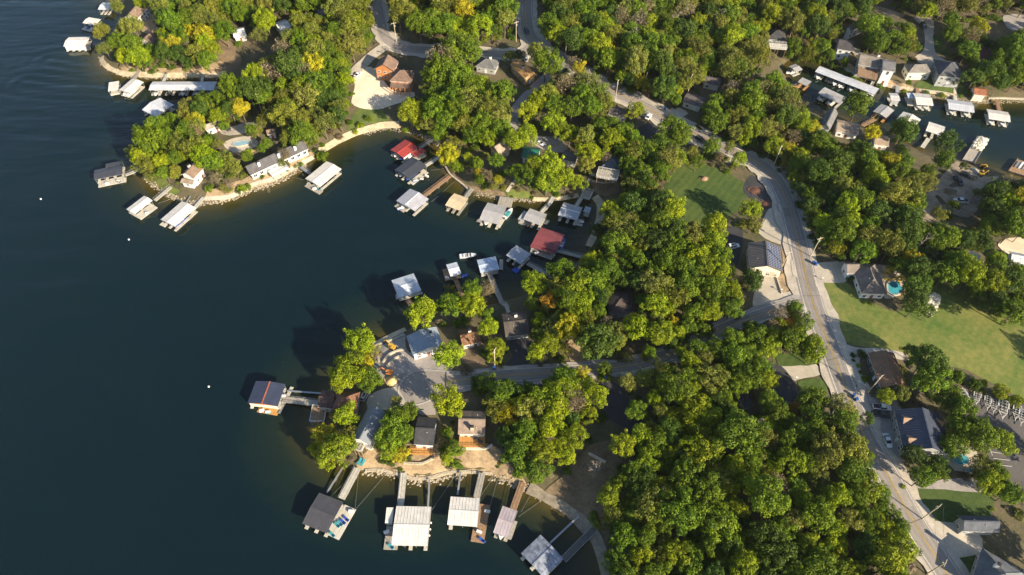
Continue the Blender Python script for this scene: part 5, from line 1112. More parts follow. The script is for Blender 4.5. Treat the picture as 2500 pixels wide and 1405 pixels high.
for i, (x, y, lb) in enumerate([(2162,670,'yellow cushioned lounger, first from the house on the pool terrace'), (2165,684,'yellow cushioned lounger beside the pool edge'), (2189,681,'yellow cushioned lounger across the pool terrace, inner of two'), (2197,687,'yellow cushioned lounger across the pool terrace, outer of two')]): lounger('y', at(x, y, .3), R(-50 + 30 * i), lb, 1.5)
for x, y, lb in ((878,1129,'teal garden chair below the railed porch, closer to the water stair'), (886,1132,'teal garden chair below the railed porch, farther from the water stair')): lounger('t', at(x, y, .2), R(60), lb, 1.2)
def umbrella(x, y, lb, m, h=.3):
    t = thing('sun_umbrella', lb, 'umbrella', at(x, y, h)); b = MB(); b.tube((0, 0, 0), (0, 0, 2.5), .05); b.build('pole', WOODG, t); b = MB(); n = 8; k = [(1.6*math.cos(i*6.283/n), 1.6*math.sin(i*6.283/n), 2.2) for i in range(n)]
    for i in range(n): b.poly([k[i], k[(i+1) % n], (0, 0, 2.75)]); b.poly([k[(i+1) % n], k[i], (0, 0, 2.68)])
    b.build('canopy', m, t); b = MB(); b.tube((0, 0, 0), (0, 0, .12), .35, n=10); b.build('base', DARK, t)
umbrella(2167,668,'yellow sun umbrella beside the turquoise kidney shaped pool', LY); umbrella(2210,712,'straw coloured sun umbrella at the far end of the kidney shaped pool', mat('straw', (.58,.44,.20), .9))
lift = [(1053,1280,'first white post lamp on the side of the largest white near dock'), (1051,1296,'second white post lamp on the side of the largest white near dock'), (1049,1311,'third white post lamp on the side of the largest white near dock')]
for x, y, lb in lift:
    t = thing('dock_lamp', lb, 'lamp', P(x, y, .1), 0, 'post lamps on the dock side'); b = MB(); b.tube((0, 0, -.3), (0, 0, 1.2), .06); b.build('post', STEEL, t); b = MB(); b.tube((0, 0, 1.2), (0, 0, 1.6), .3, .18, 8); b.build('lamp_shade', WHITE, t)

# ---------------------------------------------------------------- utility poles and lines
POLEW = mat('pole_wood', (.50, .42, .30), .95, var=.15, vscale=2.)
def pole_t():
    t = thing('utility_pole', 'x', 'utility pole', (0, 0, 0), 0, 'utility poles along the roads'); b = MB(); b.tube((0, 0, -.5), (0, 0, 11.5), .19, .13, 8); b.build('pole', POLEW, t); b = MB(); b.box(-1.3, 1.3, -.16, -.02, 10.6, 10.8); c = b.build('crossarm', POLEW, t)
    for x in (-1.15, -.5, .5, 1.15): i_ = MB(); i_.tube((x, -.09, 10.8), (x, -.09, 11.02), .06); i_.build('insulator', GREY, c)
    b = MB(); b.tube((.4, .1, 8.6), (.4, .1, 9.6), .26, n=10); b.build('transformer', GREY, t); return t
pl = pole_t()
POLES = [(1978,628,'pale utility pole with a crossarm across the road from the solar panelled garage'), (2118,960,'utility pole with a transformer beside the rusty brown building'), (1888,407,'dark utility pole at the side road junction'), (1502,246,'utility pole beside the main road above the low house'), (641,278,'utility pole in the wood of the wooded point'), (2250,1268,'brown utility pole leaning over the lower lawn'), (2262,1402,'utility pole at the bottom beside the main road'), (1208,897,'utility pole on the branch road beside the rust brown cottage'), (968,104,'pale utility pole beside the northern road'), (1260,102,'pale utility pole at the upper end of the main road'), (1380,140,'utility pole in the roadside trees by the bend'), (1678,232,'pole beside the dark low house by the main road'), (1904,662,'short pale pole at the corner of the solar panelled garage')]
PT = []
for i, (x, y, lb) in enumerate(POLES):
    o = pl if i == 0 else dup(pl, (0, 0, 0)); o.location = at(x, y, .1); o.rotation_euler = (0, 0, R(20 + 15 * (i % 4))); o['label'] = lb; PT.append(o.location.copy())
PT[0].z += 0
def wire(i, j, lb):
    a, b = PT[i] + Vector((0, 0, 10.9)), PT[j] + Vector((0, 0, 10.9)); t = thing('power_line', lb, 'power line', a, 0, 'power lines'); d = (b - a); s = Vector((-d.y, d.x, 0)).normalized(); n = 10
    for k in (-1, 1):
        m = MB()
        pts = [d * q / n + s * k * 1.1 - Vector((0, 0, 6 * (q / n) * (1 - q / n))) for q in range(n + 1)]
        for u, v in zip(pts, pts[1:]): m.tube(u, v, .025, n=4, cap=False)
        m.build('wire', DARK, t)
wire(2, 0, 'power line from the side road pole to the pole opposite the garage'); wire(0, 1, 'power line along the main road past the pool house'); wire(1, 5, 'power line past the large navy roofed house'); wire(5, 6, 'power line along the lower main road'); wire(11, 2, 'power line behind the shady lawn'); wire(3, 11, 'power line above the upper main road'); wire(10, 3, 'power line by the road bend')

# mooring cables from the docks to the bank, and what stands about on the decks
def cable(a, b, lb):
    p, q = P(*a, .7), G(*b, .4); t = thing('mooring_cable', lb, 'mooring cable', p, 0, 'mooring cables'); d = q - p; m = MB(); n = 8
    pts = [d * i / n - Vector((0, 0, .9 * (i / n) * (1 - i / n))) for i in range(n + 1)]
    for u, v in zip(pts, pts[1:]): m.tube(u, v, .035, n=4, cap=False)
    m.build('cable', STEEL, t); m = MB(); m.tube(d - Vector((0, 0, .3)), d + Vector((0, 0, .35)), .12, n=6); m.build('anchor_post', DARK, t)
for a, b, lb in [((866,1246),(945,1154),'mooring cable from the sun deck of the charcoal dock to the southern bank'), ((866,1248),(876,1150),'steep mooring cable beside the railed gangway of the charcoal dock'), ((806,1215),(868,1148),'mooring cable crossing beside the pale railed gangway'), ((1054,1246),(1112,1160),'mooring cable from the largest white near dock to the bank'), ((1166,1222),(1205,1165),'mooring cable from the white near dock with a brown deck'), ((1196,1236),(1215,1170),'mooring cable from the long brown side deck to the bank'), ((1266,1262),(1330,1216),'mooring cable from the lilac pink dock to the beach'), ((1272,1250),(1300,1200),'shorter mooring cable from the lilac pink dock to the beach'), ((1052,494),(1110,443),'mooring cable beside the long brown gangway of the striped dock'), ((1051,416),(1088,410),'mooring cable from the dark slate dock to the stone seawall'), ((745,440),(705,430),'mooring cable from the big white dock to the lake house bank'), ((386,497),(425,482),'mooring cable from the small white dock to the rocky shore'), ((470,512),(505,496),'mooring cable from the white dock near the muddy swirl')]: cable(a, b, lb)
def deck_box(x, y, lb, m, z=.53, rz=0.):
    t = thing('dock_box', lb, 'dock box', P(x, y, z), rz, 'dock boxes'); b = MB(); b.box(-.8, .8, -.38, .38, 0, .6); b.build('box_body', m, t); b = MB(); b.obox((-.84, -.42, .601), (1.68, 0, 0), (0, .84, .0), (0, 0, .1)); b.build('lid', WHITE, t)
for x, y, lb, m in [(858,1250,'white dock box at the top corner of the charcoal dock deck', WHITE), (944,1300,'pale dock box on the side deck of the largest white near dock', CREAM), (1190,1250,'white dock box at the upper end of the long brown side deck', WHITE), (1170,1300,'grey dock box midway on the long brown side deck', GREY), (768,462,'white dock box on the front deck of the big white dock', WHITE), (1030,440,'dark dock box on the pale deck of the dark slate dock', DARK), (1042,432,'tan dock box at the upper end of the dark slate dock deck', CREAM), (1014,444,'blue dock box at the lower end of the dark slate dock deck', BLUEH), (1092,680,'white dock box on the brown deck of the tiny white dock', WHITE), (1110,676,'dark dock box on the brown deck of the tiny white dock', DARK), (1420,545,'dark dock box on the square deck of the dark blue grey dock', DARK), (655,1008,'teal dock box on the orange deck of the navy dock', TEAL), (640,1004,'white dock box on the orange deck of the navy dock', WHITE), (692,968,'white dock box on the side walk of the navy dock', WHITE), (1310,620,'grey dock box on the front deck of the dark red dock', GREY), (262,450,'white dock box on the front deck of the slate grey dock', WHITE), (290,444,'dark dock box on the front deck of the slate grey dock', DARK), (360,522,'grey dock box on the side deck of the small white dock', GREY), (975,512,'blue dock box at the front of the striped dock', BLUEH)]: deck_box(x, y, lb, m, rz=rng.uniform(-.6, .6))

for i, (x, y, r, lb) in enumerate([(2372,436,2.2,'brown earth heap beside the loaders of the far cove ramp'), (2318,470,2.6,'low brown earth heap across the muddy lot'), (2380,418,1.8,'pale gravel heap next to the rock barge ramp')]): heap(lb, x, y, r, 1.1, [DIRTB, DIRTB, GRAVEL][i], 'earth_heap', 'earth heap')
def logs(x, y, rz, lb, n=5):
    t = thing('log_pile', lb, 'log pile', at(x, y, .1), rz, 'log piles'); me = None
    for k in range(n):
        if me is None: b = MB(); b.tube((-2.6, 0, 0), (2.6, 0, 0), .2, .16, 7); me = b.mesh('log', BARK)
        o = link('log', me, t, (rng.uniform(-.3, .3), .42 * k - .9, .22 + (.35 if k % 3 == 2 else 0))); o.rotation_euler = (0, 0, rng.uniform(-.08, .08))
logs(2330, 452, .5, 'stack of grey logs beside the dark truck at the far cove'); logs(2296, 490, 1.8, 'loose logs at the wooded edge of the muddy lot'); logs(920, 872, .8, 'logs lying in the walled yard near the yellow trees')
# ---------------------------------------------------------------- trees
def leaf_material():
    m = bpy.data.materials.new('leaves'); m.use_nodes = True; n = m.node_tree.nodes; l = m.node_tree.links; b = n['Principled BSDF']; out = n['Material Output']
    at = n.new('ShaderNodeAttribute'); at.attribute_type = 'INSTANCER'; at.attribute_name = 'tint'
    va = n.new('ShaderNodeAttribute'); va.attribute_name = 'leaf_tone'
    hs = n.new('ShaderNodeHueSaturation'); l.new(at.outputs['Color'], hs.inputs['Color'])
    h = n.new('ShaderNodeMath'); h.operation = 'MULTIPLY_ADD'; l.new(va.outputs['Fac'], h.inputs[0]); h.inputs[1].default_value = -.024; h.inputs[2].default_value = .517; l.new(h.outputs[0], hs.inputs['Hue'])
    v = n.new('ShaderNodeMath'); v.operation = 'MULTIPLY_ADD'; l.new(va.outputs['Fac'], v.inputs[0]); v.inputs[1].default_value = .75; v.inputs[2].default_value = .62; l.new(v.outputs[0], hs.inputs['Value'])
    l.new(hs.outputs['Color'], b.inputs['Base Color']); b.inputs['Roughness'].default_value = .6; b.inputs['Specular IOR Level'].default_value = .25
    tr = n.new('ShaderNodeBsdfTranslucent'); l.new(hs.outputs['Color'], tr.inputs['Color']); mx = n.new('ShaderNodeMixShader'); mx.inputs['Fac'].default_value = .18
    l.new(b.outputs['BSDF'], mx.inputs[1]); l.new(tr.outputs['BSDF'], mx.inputs[2]); l.new(mx.outputs['Shader'], out.inputs['Surface']); return m
LEAF = leaf_material()
def leaves(P_, N_, size, tone, rs):
    """one irregular quad per point"""
    n = len(P_); N_ = N_ + rs.normal(0, .55, (n, 3)); N_ /= np.linalg.norm(N_, axis=1)[:, None]
    a = np.cross(N_, rs.normal(0, 1, (n, 3))); a /= np.linalg.norm(a, axis=1)[:, None]; b = np.cross(N_, a)
    s = size * rs.uniform(.65, 1.35, (n, 1)); e = s * rs.uniform(.55, .9, (n, 1))
    q = np.stack([P_ - a * s + b * e * rs.uniform(-.4, .4, (n, 1)), P_ - b * e, P_ + a * s + b * e * rs.uniform(-.4, .4, (n, 1)), P_ + b * e], 1)
    return q.reshape(-1, 3), np.repeat(tone, 4)
def crown_lobes(seed, kind):
    rs = np.random.RandomState(seed); L = []
    if kind == 'cone':
        for i in range(34):
            t = (i + .5) / 34; z = -4.6 + 10.4 * t; r = 3.0 * (1 - t) + .25; a = i * 2.4; L.append((r * .72 * math.cos(a), r * .72 * math.sin(a), z, max(.55, r * .50)))
        return rs, np.array(L)
    n = {'broad': 60, 'dense': 72, 'open': 44, 'shrub': 20}[kind]
    rz = {'broad': 4.6, 'dense': 4.9, 'open': 5.0, 'shrub': 3.6}[kind]; asym = rs.normal(0, .2, 3)
    for i in range(n):
        u = -0.42 + 1.40 * (i + .5) / n; u = min(u, .98); a = i * 2.39996 + rs.normal(0, .35); r = math.sqrt(max(0, 1 - u * u))
        d = np.array([r * math.cos(a), r * math.sin(a), u]); k = (.76 + rs.normal(0, .13)) * (1 + d @ asym)
        lr = {'broad': 1.22, 'dense': 1.05, 'open': 1.15, 'shrub': 1.9}[kind] * rs.uniform(.6, 1.45)
        L.append((d[0] * 6 * k, d[1] * 6 * k, d[2] * rz * k, lr))
    for i in range(10): L.append((*rs.normal(0, 1.7, 2), rs.normal(.3, 1.3), 1.8))
    return rs, np.array(L)
def crown_mesh(name, seed, kind, leaf=.245, dens=.95):
    rs, L = crown_lobes(seed, kind); PV, NV, TV = [], [], []
    for (x, y, z, r) in L:
        m = int(4 * math.pi * r * r / (leaf * leaf * 1.5) * .50 * dens); d = rs.normal(0, 1, (m, 3)); d /= np.linalg.norm(d, axis=1)[:, None]
        rad = r * (1 - np.abs(rs.normal(0, .16, (m, 1)))) * (1 + .25 * np.sin(d[:, :1] * 5 + seed) * np.sin(d[:, 1:2] * 6))
        p = np.array([x, y, z]) + d * rad * np.array([1, 1, .8])
        keep = np.ones(m, bool)
        for (x2, y2, z2, r2) in L:
            if (x2, y2, z2) != (x, y, z): keep &= (np.sum(((p - (x2, y2, z2)) / (1, 1, .8)) ** 2, 1) > (r2 * .72) ** 2)
        p = p[keep]; d = d[keep]; t = np.clip(rs.normal(.5, .27) + rs.normal(0, .18, len(p)), 0, 1)
        PV.append(p); NV.append(d + (0, 0, .35)); TV.append(t)
    V, T = leaves(np.concatenate(PV), np.concatenate(NV), leaf, np.concatenate(TV), rs)
    return quads(name, V, T, LEAF)
def quads(name, V, T, m):
    n = len(V) // 4; me = bpy.data.meshes.new(name); me.vertices.add(len(V)); me.vertices.foreach_set('co', V.astype(np.float32).ravel())
    me.loops.add(4 * n); me.loops.foreach_set('vertex_index', np.arange(4 * n, dtype=np.int32)); me.polygons.add(n); me.polygons.foreach_set('loop_start', np.arange(0, 4 * n, 4, dtype=np.int32))
    a = me.attributes.new('leaf_tone', 'FLOAT', 'POINT'); a.data.foreach_set('value', T.astype(np.float32)); me.materials.append(m); me.update(calc_edges=True); me.validate(); return me
CZ = 8.3                                     # height of the crown's middle in the unit tree (crown radius 6 m)
def trunk_mesh(seed, m, bare=False, tall=False):
    r = random.Random(seed); mb = MB(); p = Vector((0, 0, -1)); rad = .36
    for k in range(5):
        q = p + Vector((r.gauss(0, .18), r.gauss(0, .18), 1.75)); mb.tube(p, q, rad, rad * .84, 7, cap=False); p, rad = q, rad * .84
    def limb(p, d, ln, rad, dep):
        q = p + d * ln; mb.tube(p, q, rad, rad * .6, 5 if dep < 2 else 3, cap=False)
        if dep < (3 if bare else 1):
            for _ in range(3 if bare else 2):
                e = (d + Vector((r.gauss(0, .5), r.gauss(0, .5), r.gauss(.12, .35)))).normalized(); limb(q, e, ln * r.uniform(.55, .8), rad * .6, dep + 1)
    for k in range(7 if bare else 5):
        a = k * 2.4 + r.random(); z = r.uniform(3.2, 7.6); limb(Vector((0, 0, z)), Vector((math.cos(a) * .8, math.sin(a) * .8, .75)).normalized(), r.uniform(1.8, 2.9), .15, 0)
    limb(p, Vector((r.gauss(0, .2), r.gauss(0, .2), 1)).normalized(), 2.4, rad * .9, 0)
    return mb.mesh('trunk', m)
CROWNS = {'broad': [crown_mesh('crown', 11 + i, 'broad') for i in range(5)], 'dense': [crown_mesh('crown', 31 + i, 'dense', .23) for i in range(4)],
          'open': [crown_mesh('crown', 51 + i, 'open', .23, .66) for i in range(3)], 'cone': [crown_mesh('crown', 71 + i, 'cone', .28) for i in range(2)],
          'shrub': [crown_mesh('foliage', 81 + i, 'shrub', .45) for i in range(2)], 'thin': [crown_mesh('crown', 91 + i, 'open', .24, .26) for i in range(3)]}
TRUNKS = [trunk_mesh(i, BARK) for i in range(4)]; BARE = [trunk_mesh(40 + i, PALEB, True) for i in range(4)]
TINT = {'g': (.108, .168, .006), 'b': (.205, .258, .005), 'o': (.165, .180, .022), 'd': (.060, .104, .009), 'y': (.330, .305, .010), 'r': (.42, .20, .018), 'n': (.20, .165, .085)}
HAND = '''
250 80 20 o|255 116 22 o|285 105 22 g|325 66 26 o|320 105 24 g|335 140 24 b|370 125 20 g|300 140 20 b|356 146 18 g|393 96 20 c|397 132 18 o|416 120 22 y|415 52 30 g|395 28 22 o|440 82 22 g|460 45 28 g|490 35 25 g|500 86 26 y|480 126 26 o|502 146 24 g|545 76 26 g|520 20 24 o|560 15 25 g|345 8 20 b|288 22 16 o|505 115 20 b|458 118 16 n|590 40 22 g|
335 375 22 o|347 338 22 y|366 330 24 b|388 308 24 g|402 340 26 g|422 300 20 g|450 284 22 o|477 300 22 y|456 326 22 g|438 352 26 o|470 362 28 o|492 378 28 b|500 350 18 g|360 402 24 o|392 396 24 b|368 432 18 o|402 424 18 g|430 424 16 o|425 388 22 g|512 336 15 d|540 386 22 o|562 402 18 o|527 440 17 n|575 412 17 o|600 386 15 g|628 318 18 o|640 362 13 g|698 378 17 n|560 452 14 n|545 462 12 o|460 262 24 o|492 250 24 g|530 240 24 g|562 268 24 d|528 285 22 b|590 268 22 y|545 312 12 g|
1096 376 28 y|1108 404 16 g|1070 330 18 g|1110 346 16 o|1152 330 24 g|1190 338 22 b|1226 318 25 g|1258 345 28 b|1142 386 12 b|1166 400 16 g|1212 396 18 g|1166 420 11 y|1172 442 14 g|1192 430 16 n|1216 441 13 y|1204 456 11 o|1312 402 30 b|1344 404 34 b|1288 432 28 g|1332 442 30 b|1382 432 26 b|1412 442 20 b|1262 420 22 g|1442 372 30 b|1430 402 24 o|1480 390 17 n|1490 340 28 b|1392 330 22 b|1406 340 12 y|1292 270 26 b|1312 250 28 b|1352 256 28 g|1396 262 28 g|1420 232 28 g|1346 300 28 b|1372 318 25 b|1284 326 26 b|
1068 226 26 g|1082 170 38 g|1112 122 40 g|1152 130 30 g|1122 192 36 g|1160 216 32 g|1230 222 32 g|1102 242 34 g|1146 256 32 o|1190 266 32 o|1222 262 28 o|1062 266 34 g|1002 272 32 b|1022 296 22 b|1046 300 24 o|1092 296 28 g|1132 302 28 o|1182 300 28 g|1222 294 26 o|1332 150 36 g|1352 178 16 g|1396 158 16 n|1413 172 17 y|1308 130 20 o|1246 140 16 o|1268 134 13 d|
1556 268 22 b|1432 202 28 o|1452 226 26 g|1476 252 24 o|1442 262 28 g|1496 302 24 g|1522 322 26 g|1546 344 26 g|1572 372 28 g|1642 312 30 g|1662 334 28 g|1612 356 26 g|1642 372 28 o|1602 402 26 g|1572 422 28 g|1546 450 24 o|1652 392 22 b|1622 402 14 s|1702 396 18 g|1736 362 20 g|1757 385 15 n|1806 390 20 b|1536 402 26 g|1562 480 24 b|1690 372 16 o|1780 362 16 o|
1546 500 34 d|1610 492 38 d|1612 540 36 g|1492 510 24 b|1484 542 18 b|1522 562 34 o|1562 572 34 g|1500 592 34 g|1602 592 34 d|1652 602 34 g|1692 584 32 o|1744 546 34 b|1738 592 30 b|1702 624 34 b|1666 652 32 g|1722 654 32 b|1682 702 32 g|1742 702 32 g|1788 724 26 b|1622 642 34 g|1592 692 34 o|1602 742 30 b|1652 732 30 o|1562 802 32 b|1542 786 26 y|1622 802 24 b|1646 790 16 y|1692 762 28 g|1732 762 28 b|1836 512 26 b|1836 546 22 o|1836 682 27 d|1556 640 34 g|1520 680 28 d|
1302 692 34 b|1370 662 34 g|1346 732 28 r|1332 762 20 o|1402 702 34 b|1442 692 32 g|1482 662 34 g|1422 742 32 b|1402 782 28 b|1350 802 28 o|1340 842 28 b|1312 862 24 b|1376 852 20 o|1480 792 20 n|1440 822 17 g|1502 832 26 o|1460 560 20 d|1440 640 28 b|1462 730 28 d|
1030 758 38 b|1102 742 32 g|1150 746 34 b|1156 702 25 g|1192 702 20 n|1102 710 20 o|1090 868 36 b|1190 802 26 b|1216 846 23 b|1186 852 11 n|1208 868 18 b|1076 752 20 d|1186 772 18 g|
880 830 36 b|852 902 38 b|892 888 26 y|906 926 28 g|830 926 32 b|920 872 13 n|900 852 20 y|
842 1016 30 b|816 1014 17 n|788 1058 28 y|822 1092 42 b|770 1092 20 b|794 1112 26 b|850 1062 24 o|966 982 17 o|976 1012 28 g|960 1052 38 g|986 1062 28 g|952 1102 28 b|974 1112 22 y|1000 1002 22 g|1098 980 38 b|1110 1100 24 g|1096 1056 11 g|1080 1080 13 n|1092 1122 18 b|936 1080 24 b|
1190 936 24 g|1170 922 9 o|1226 962 34 g|1216 992 30 o|1242 1012 28 y|1290 956 24 g|1322 972 32 b|1376 920 32 g|1420 912 20 y|1402 946 28 b|1452 962 32 b|1362 1002 36 b|1342 1042 36 b|1282 1052 34 g|1262 1102 36 g|1322 1102 34 b|1310 1152 36 g|1402 1062 32 b|1386 1112 28 b|1232 1062 28 d|1440 1010 24 b|1532 932 26 o|1572 922 28 o|1612 902 24 o|1300 1008 34 o|
1700 1002 38 b|1732 1014 34 b|1690 982 19 y|1552 1002 26 g|1612 1010 22 o|1642 1014 22 b|1562 1062 32 b|1602 1082 32 g|1522 1086 32 b|1582 1122 32 b|1542 1152 32 g|1488 1212 32 b|1602 1184 28 b|1612 1272 36 g|1652 1204 28 b|1790 1020 28 g|1800 940 28 g|1750 920 34 o|1690 920 28 g|1840 1050 18 s|1660 1120 16 s|1452 1150 15 s|
1936 1000 17 r|1952 988 13 y|1990 976 34 g|2050 992 32 o|2070 1022 26 g|1872 926 26 b|1900 1010 30 g|1850 1070 34 o|
2262 880 44 d|2272 930 42 g|2340 922 17 g|2376 942 17 d|2442 960 19 b|2402 936 12 b|2350 1000 34 g|2306 984 28 d|2392 1060 38 g|2442 1076 32 b|2230 1112 28 d|2250 1166 32 g|2290 1132 24 d|2322 1090 32 g|2392 1136 28 o|2432 1162 28 g|2462 1204 32 g|2120 1026 17 d|2162 966 22 b|2202 962 20 o|2230 860 22 d|2322 960 20 g|2480 980 16 b|
2230 702 34 d|2236 742 32 d|2252 690 20 g|2266 762 22 d|1936 756 19 g|1902 772 20 n|1966 792 25 g|1946 772 18 n|1930 832 34 g|1986 860 32 b|1872 852 28 b|1842 822 30 g|1792 832 28 g|1752 852 28 g|1792 872 32 g|1722 872 26 o|1922 790 16 r|
2052 570 32 g|2046 606 22 y|2076 602 20 g|2130 622 15 b|2172 602 32 o|2242 602 20 s|2242 652 20 y|2200 650 26 g|
2096 254 33 g|2206 318 32 d|2310 344 32 d|2386 62 22 y|1938 345 22 n|1925 372 18 y|2120 62 30 g|
1425 30 26 g|1425 22 9 r|1452 32 9 r|1345 70 10 y|1410 75 10 y|1755 60 16 s|1650 60 14 s|1550 105 16 s|1625 160 22 n|1640 180 20 n|2385 470 12 o|2352 404 12 d|2330 500 16 g|2290 520 18 o|532 352 14 o|556 388 14 g|650 352 13 g|2008 118 20 g|2026 138 15 g|1976 130 18 o|1956 124 18 o|1940 108 20 g|1930 134 11 g|2382 190 24 d|2404 204 15 o|2422 172 28 g|2362 122 24 g|2342 86 22 o|2442 202 24 d|2482 190 26 g|2482 152 28 g|2442 142 26 g|2502 112 26 o|2318 52 18 g|2200 122 22 g|2182 96 24 g|2232 118 15 g|2270 30 20 b|2062 152 9 g|2334 196 11 o|2218 205 8 g|2030 92 16 o|2000 66 20 g|1700 850 26 g|1668 862 20 b|1478 902 17 g|1720 806 22 g|1640 838 20 d|1585 862 16 g|1530 872 16 o|2440 470 26 g|2425 515 28 d|2412 548 24 g|2300 395 22 g|2262 452 24 o|655 282 20 o|618 322 16 g|640 300 14 o|1500 620 26 g|1466 600 18 d|1452 660 22 g|2150 205 9 g|690 398 10 o|1530 1310 34 g|1570 1360 34 b|1510 1370 30 g|1600 1400 34 g|1545 1260 26 g|1490 130 20 y|1560 200 18 y|1612 205 18 y|1860 140 18 y|1835 70 14 y|1985 115 18 y|2130 330 18 y|1985 310 20 y'''
SHRUBS = [(590,462,11,'b'),(606,456,9,'g'),(785,380,15,'g'),(510,460,11,'g'),(2083,868,7,'d'),(2104,866,11,'d'),(2097,892,7,'b'),(2111,926,9,'b'),(2100,908,5,'g'),(2085,880,5,'g'),(2077,677,11,'d'),(2112,738,5,'g'),(2126,741,5,'g'),(735,402,7,'g'),(722,406,6,'o'),(640,432,6,'d'),(2185,1378,13,'g'),(1215,1140,4,'g'),(1262,1160,6,'g'),(2205,1188,7,'b'),(2420,1395,9,'o'),(2015,152,10,'g'),(2028,158,11,'d'),(2050,172,11,'g'),(2066,182,11,'g'),(2082,190,12,'g'),(2100,196,10,'b'),(2120,204,10,'g'),(1958,140,9,'g'),(1985,146,10,'g'),(2000,148,10,'b'),(2155,212,7,'g'),(2262,228,7,'g'),(2060,178,10,'g'),(2075,185,10,'d'),(2090,192,10,'g'),(2040,165,10,'g'),(2110,200,9,'d'),(2300,232,8,'b'),(2345,236,7,'g'),(2370,232,8,'g'),(2208,222,6,'b'),(1025,845,8,'d'),(950,320,7,'g'),(880,305,9,'b'),(900,290,9,'g'),(868,322,8,'b'),(990,318,8,'b'),(610,370,9,'b'),(560,392,8,'b'),(1300,483,5,'g'),(1945,148,9,'d'),(1250,480,4,'o')]
FOREST = [
 [(580,-70),(915,-70),(916,50),(903,108),(868,150),(852,200),(848,270),(836,328),(790,345),(700,345),(668,325),(652,262),(600,240),(560,275),(520,300),(450,285),(480,240),(560,205),(620,140),(600,80)],
 [(945,-70),(1255,-70),(1258,60),(1255,88),(1180,85),(1100,80),(1000,78),(955,62)],
 [(1320,-70),(2190,-70),(2150,0),(2110,40),(2050,80),(1960,85),(1900,108),(1872,140),(1866,168),(1790,190),(1720,190),(1662,262),(1592,240),(1522,200),(1452,172),(1422,145),(1352,108),(1322,70)],
 [(2190,-70),(2620,-70),(2620,20),(2480,22),(2300,34),(2200,26)],
 [(1700,296),(1780,205),(1880,168),(1915,182),(1940,242),(1990,288),(2020,330),(2110,360),(2150,365),(2240,392),(2290,420),(2262,470),(2240,540),(2200,556),(2150,590),(2110,630),(2040,600),(1990,600),(1958,520),(1930,440),(1910,400),(1860,385),(1800,365),(1740,330)],
 [(2115,570),(2250,535),(2330,560),(2430,570),(2440,640),(2520,670),(2540,790),(2450,770),(2380,720),(2330,690),(2290,690),(2230,670),(2190,650),(2140,630)],
 [(2120,45),(2215,60),(2250,85),(2250,120),(2230,150),(2190,140),(2150,122),(2110,110),(2090,85)],
 [(2300,95),(2330,60),(2440,90),(2600,40),(2620,235),(2440,228),(2400,205),(2370,200),(2362,150),(2340,130)],
 [(2410,440),(2480,440),(2620,452),(2620,590),(2500,578),(2440,570),(2400,520),(2395,480)],
 [(1000,220),(1040,180),(1062,110),(1130,95),(1160,112),(1150,160),(1200,195),(1240,215),(1270,250),(1250,290),(1330,320),(1400,330),(1440,330),(1440,290),(1400,270),(1330,280),(1300,250),(1345,190),(1420,190),(1450,220),(1540,280),(1550,330),(1640,300),(1680,330),(1650,400),(1610,450),(1540,480),(1520,440),(1530,380),(1470,350),(1420,370),(1300,340),(1240,330),(1180,340),(1110,330),(1040,310),(990,280)],
 [(1480,500),(1540,470),(1610,455),(1660,510),(1660,560),(1740,520),(1775,545),(1782,640),(1800,720),(1812,760),(1740,800),(1640,840),(1520,850),(1430,850),(1370,880),(1300,870),(1290,760),(1290,660),(1350,690),(1440,640),(1470,590)],
 [(1190,930),(1260,935),(1330,930),(1420,905),(1440,920),(1460,960),(1450,1010),(1420,1080),(1370,1120),(1350,1170),(1290,1160),(1220,1080),(1200,1030)],
 [(1530,960),(1500,910),(1640,885),(1690,850),(1790,800),(1860,790),(1900,770),(1960,760),(2010,830),(2025,880),(1960,880),(1900,880),(1880,930),(1940,990),(1990,960),(2060,970),(2075,1040),(2130,1110),(2150,1190),(2200,1260),(2235,1340),(2230,1400),(2260,1560),(1490,1560),(1480,1400),(1490,1300),(1460,1230),(1500,1170),(1500,1060),(1560,1050),(1600,1010)],
 [(2290,1000),(2330,985),(2400,1040),(2380,1100),(2440,1140),(2470,1180),(2530,1200),(2530,1260),(2440,1250),(2400,1190),(2340,1165),(2280,1170),(2220,1150),(2210,1110),(2290,1110)],
 [(305,60),(390,10),(560,-70),(600,-70),(570,30),(560,90),(510,160),(380,150),(270,130),(260,90)],
 [(320,370),(350,320),(450,285),(520,300),(500,340),(520,380),(590,370),(560,420),(500,420),(430,430),(360,430)],
]
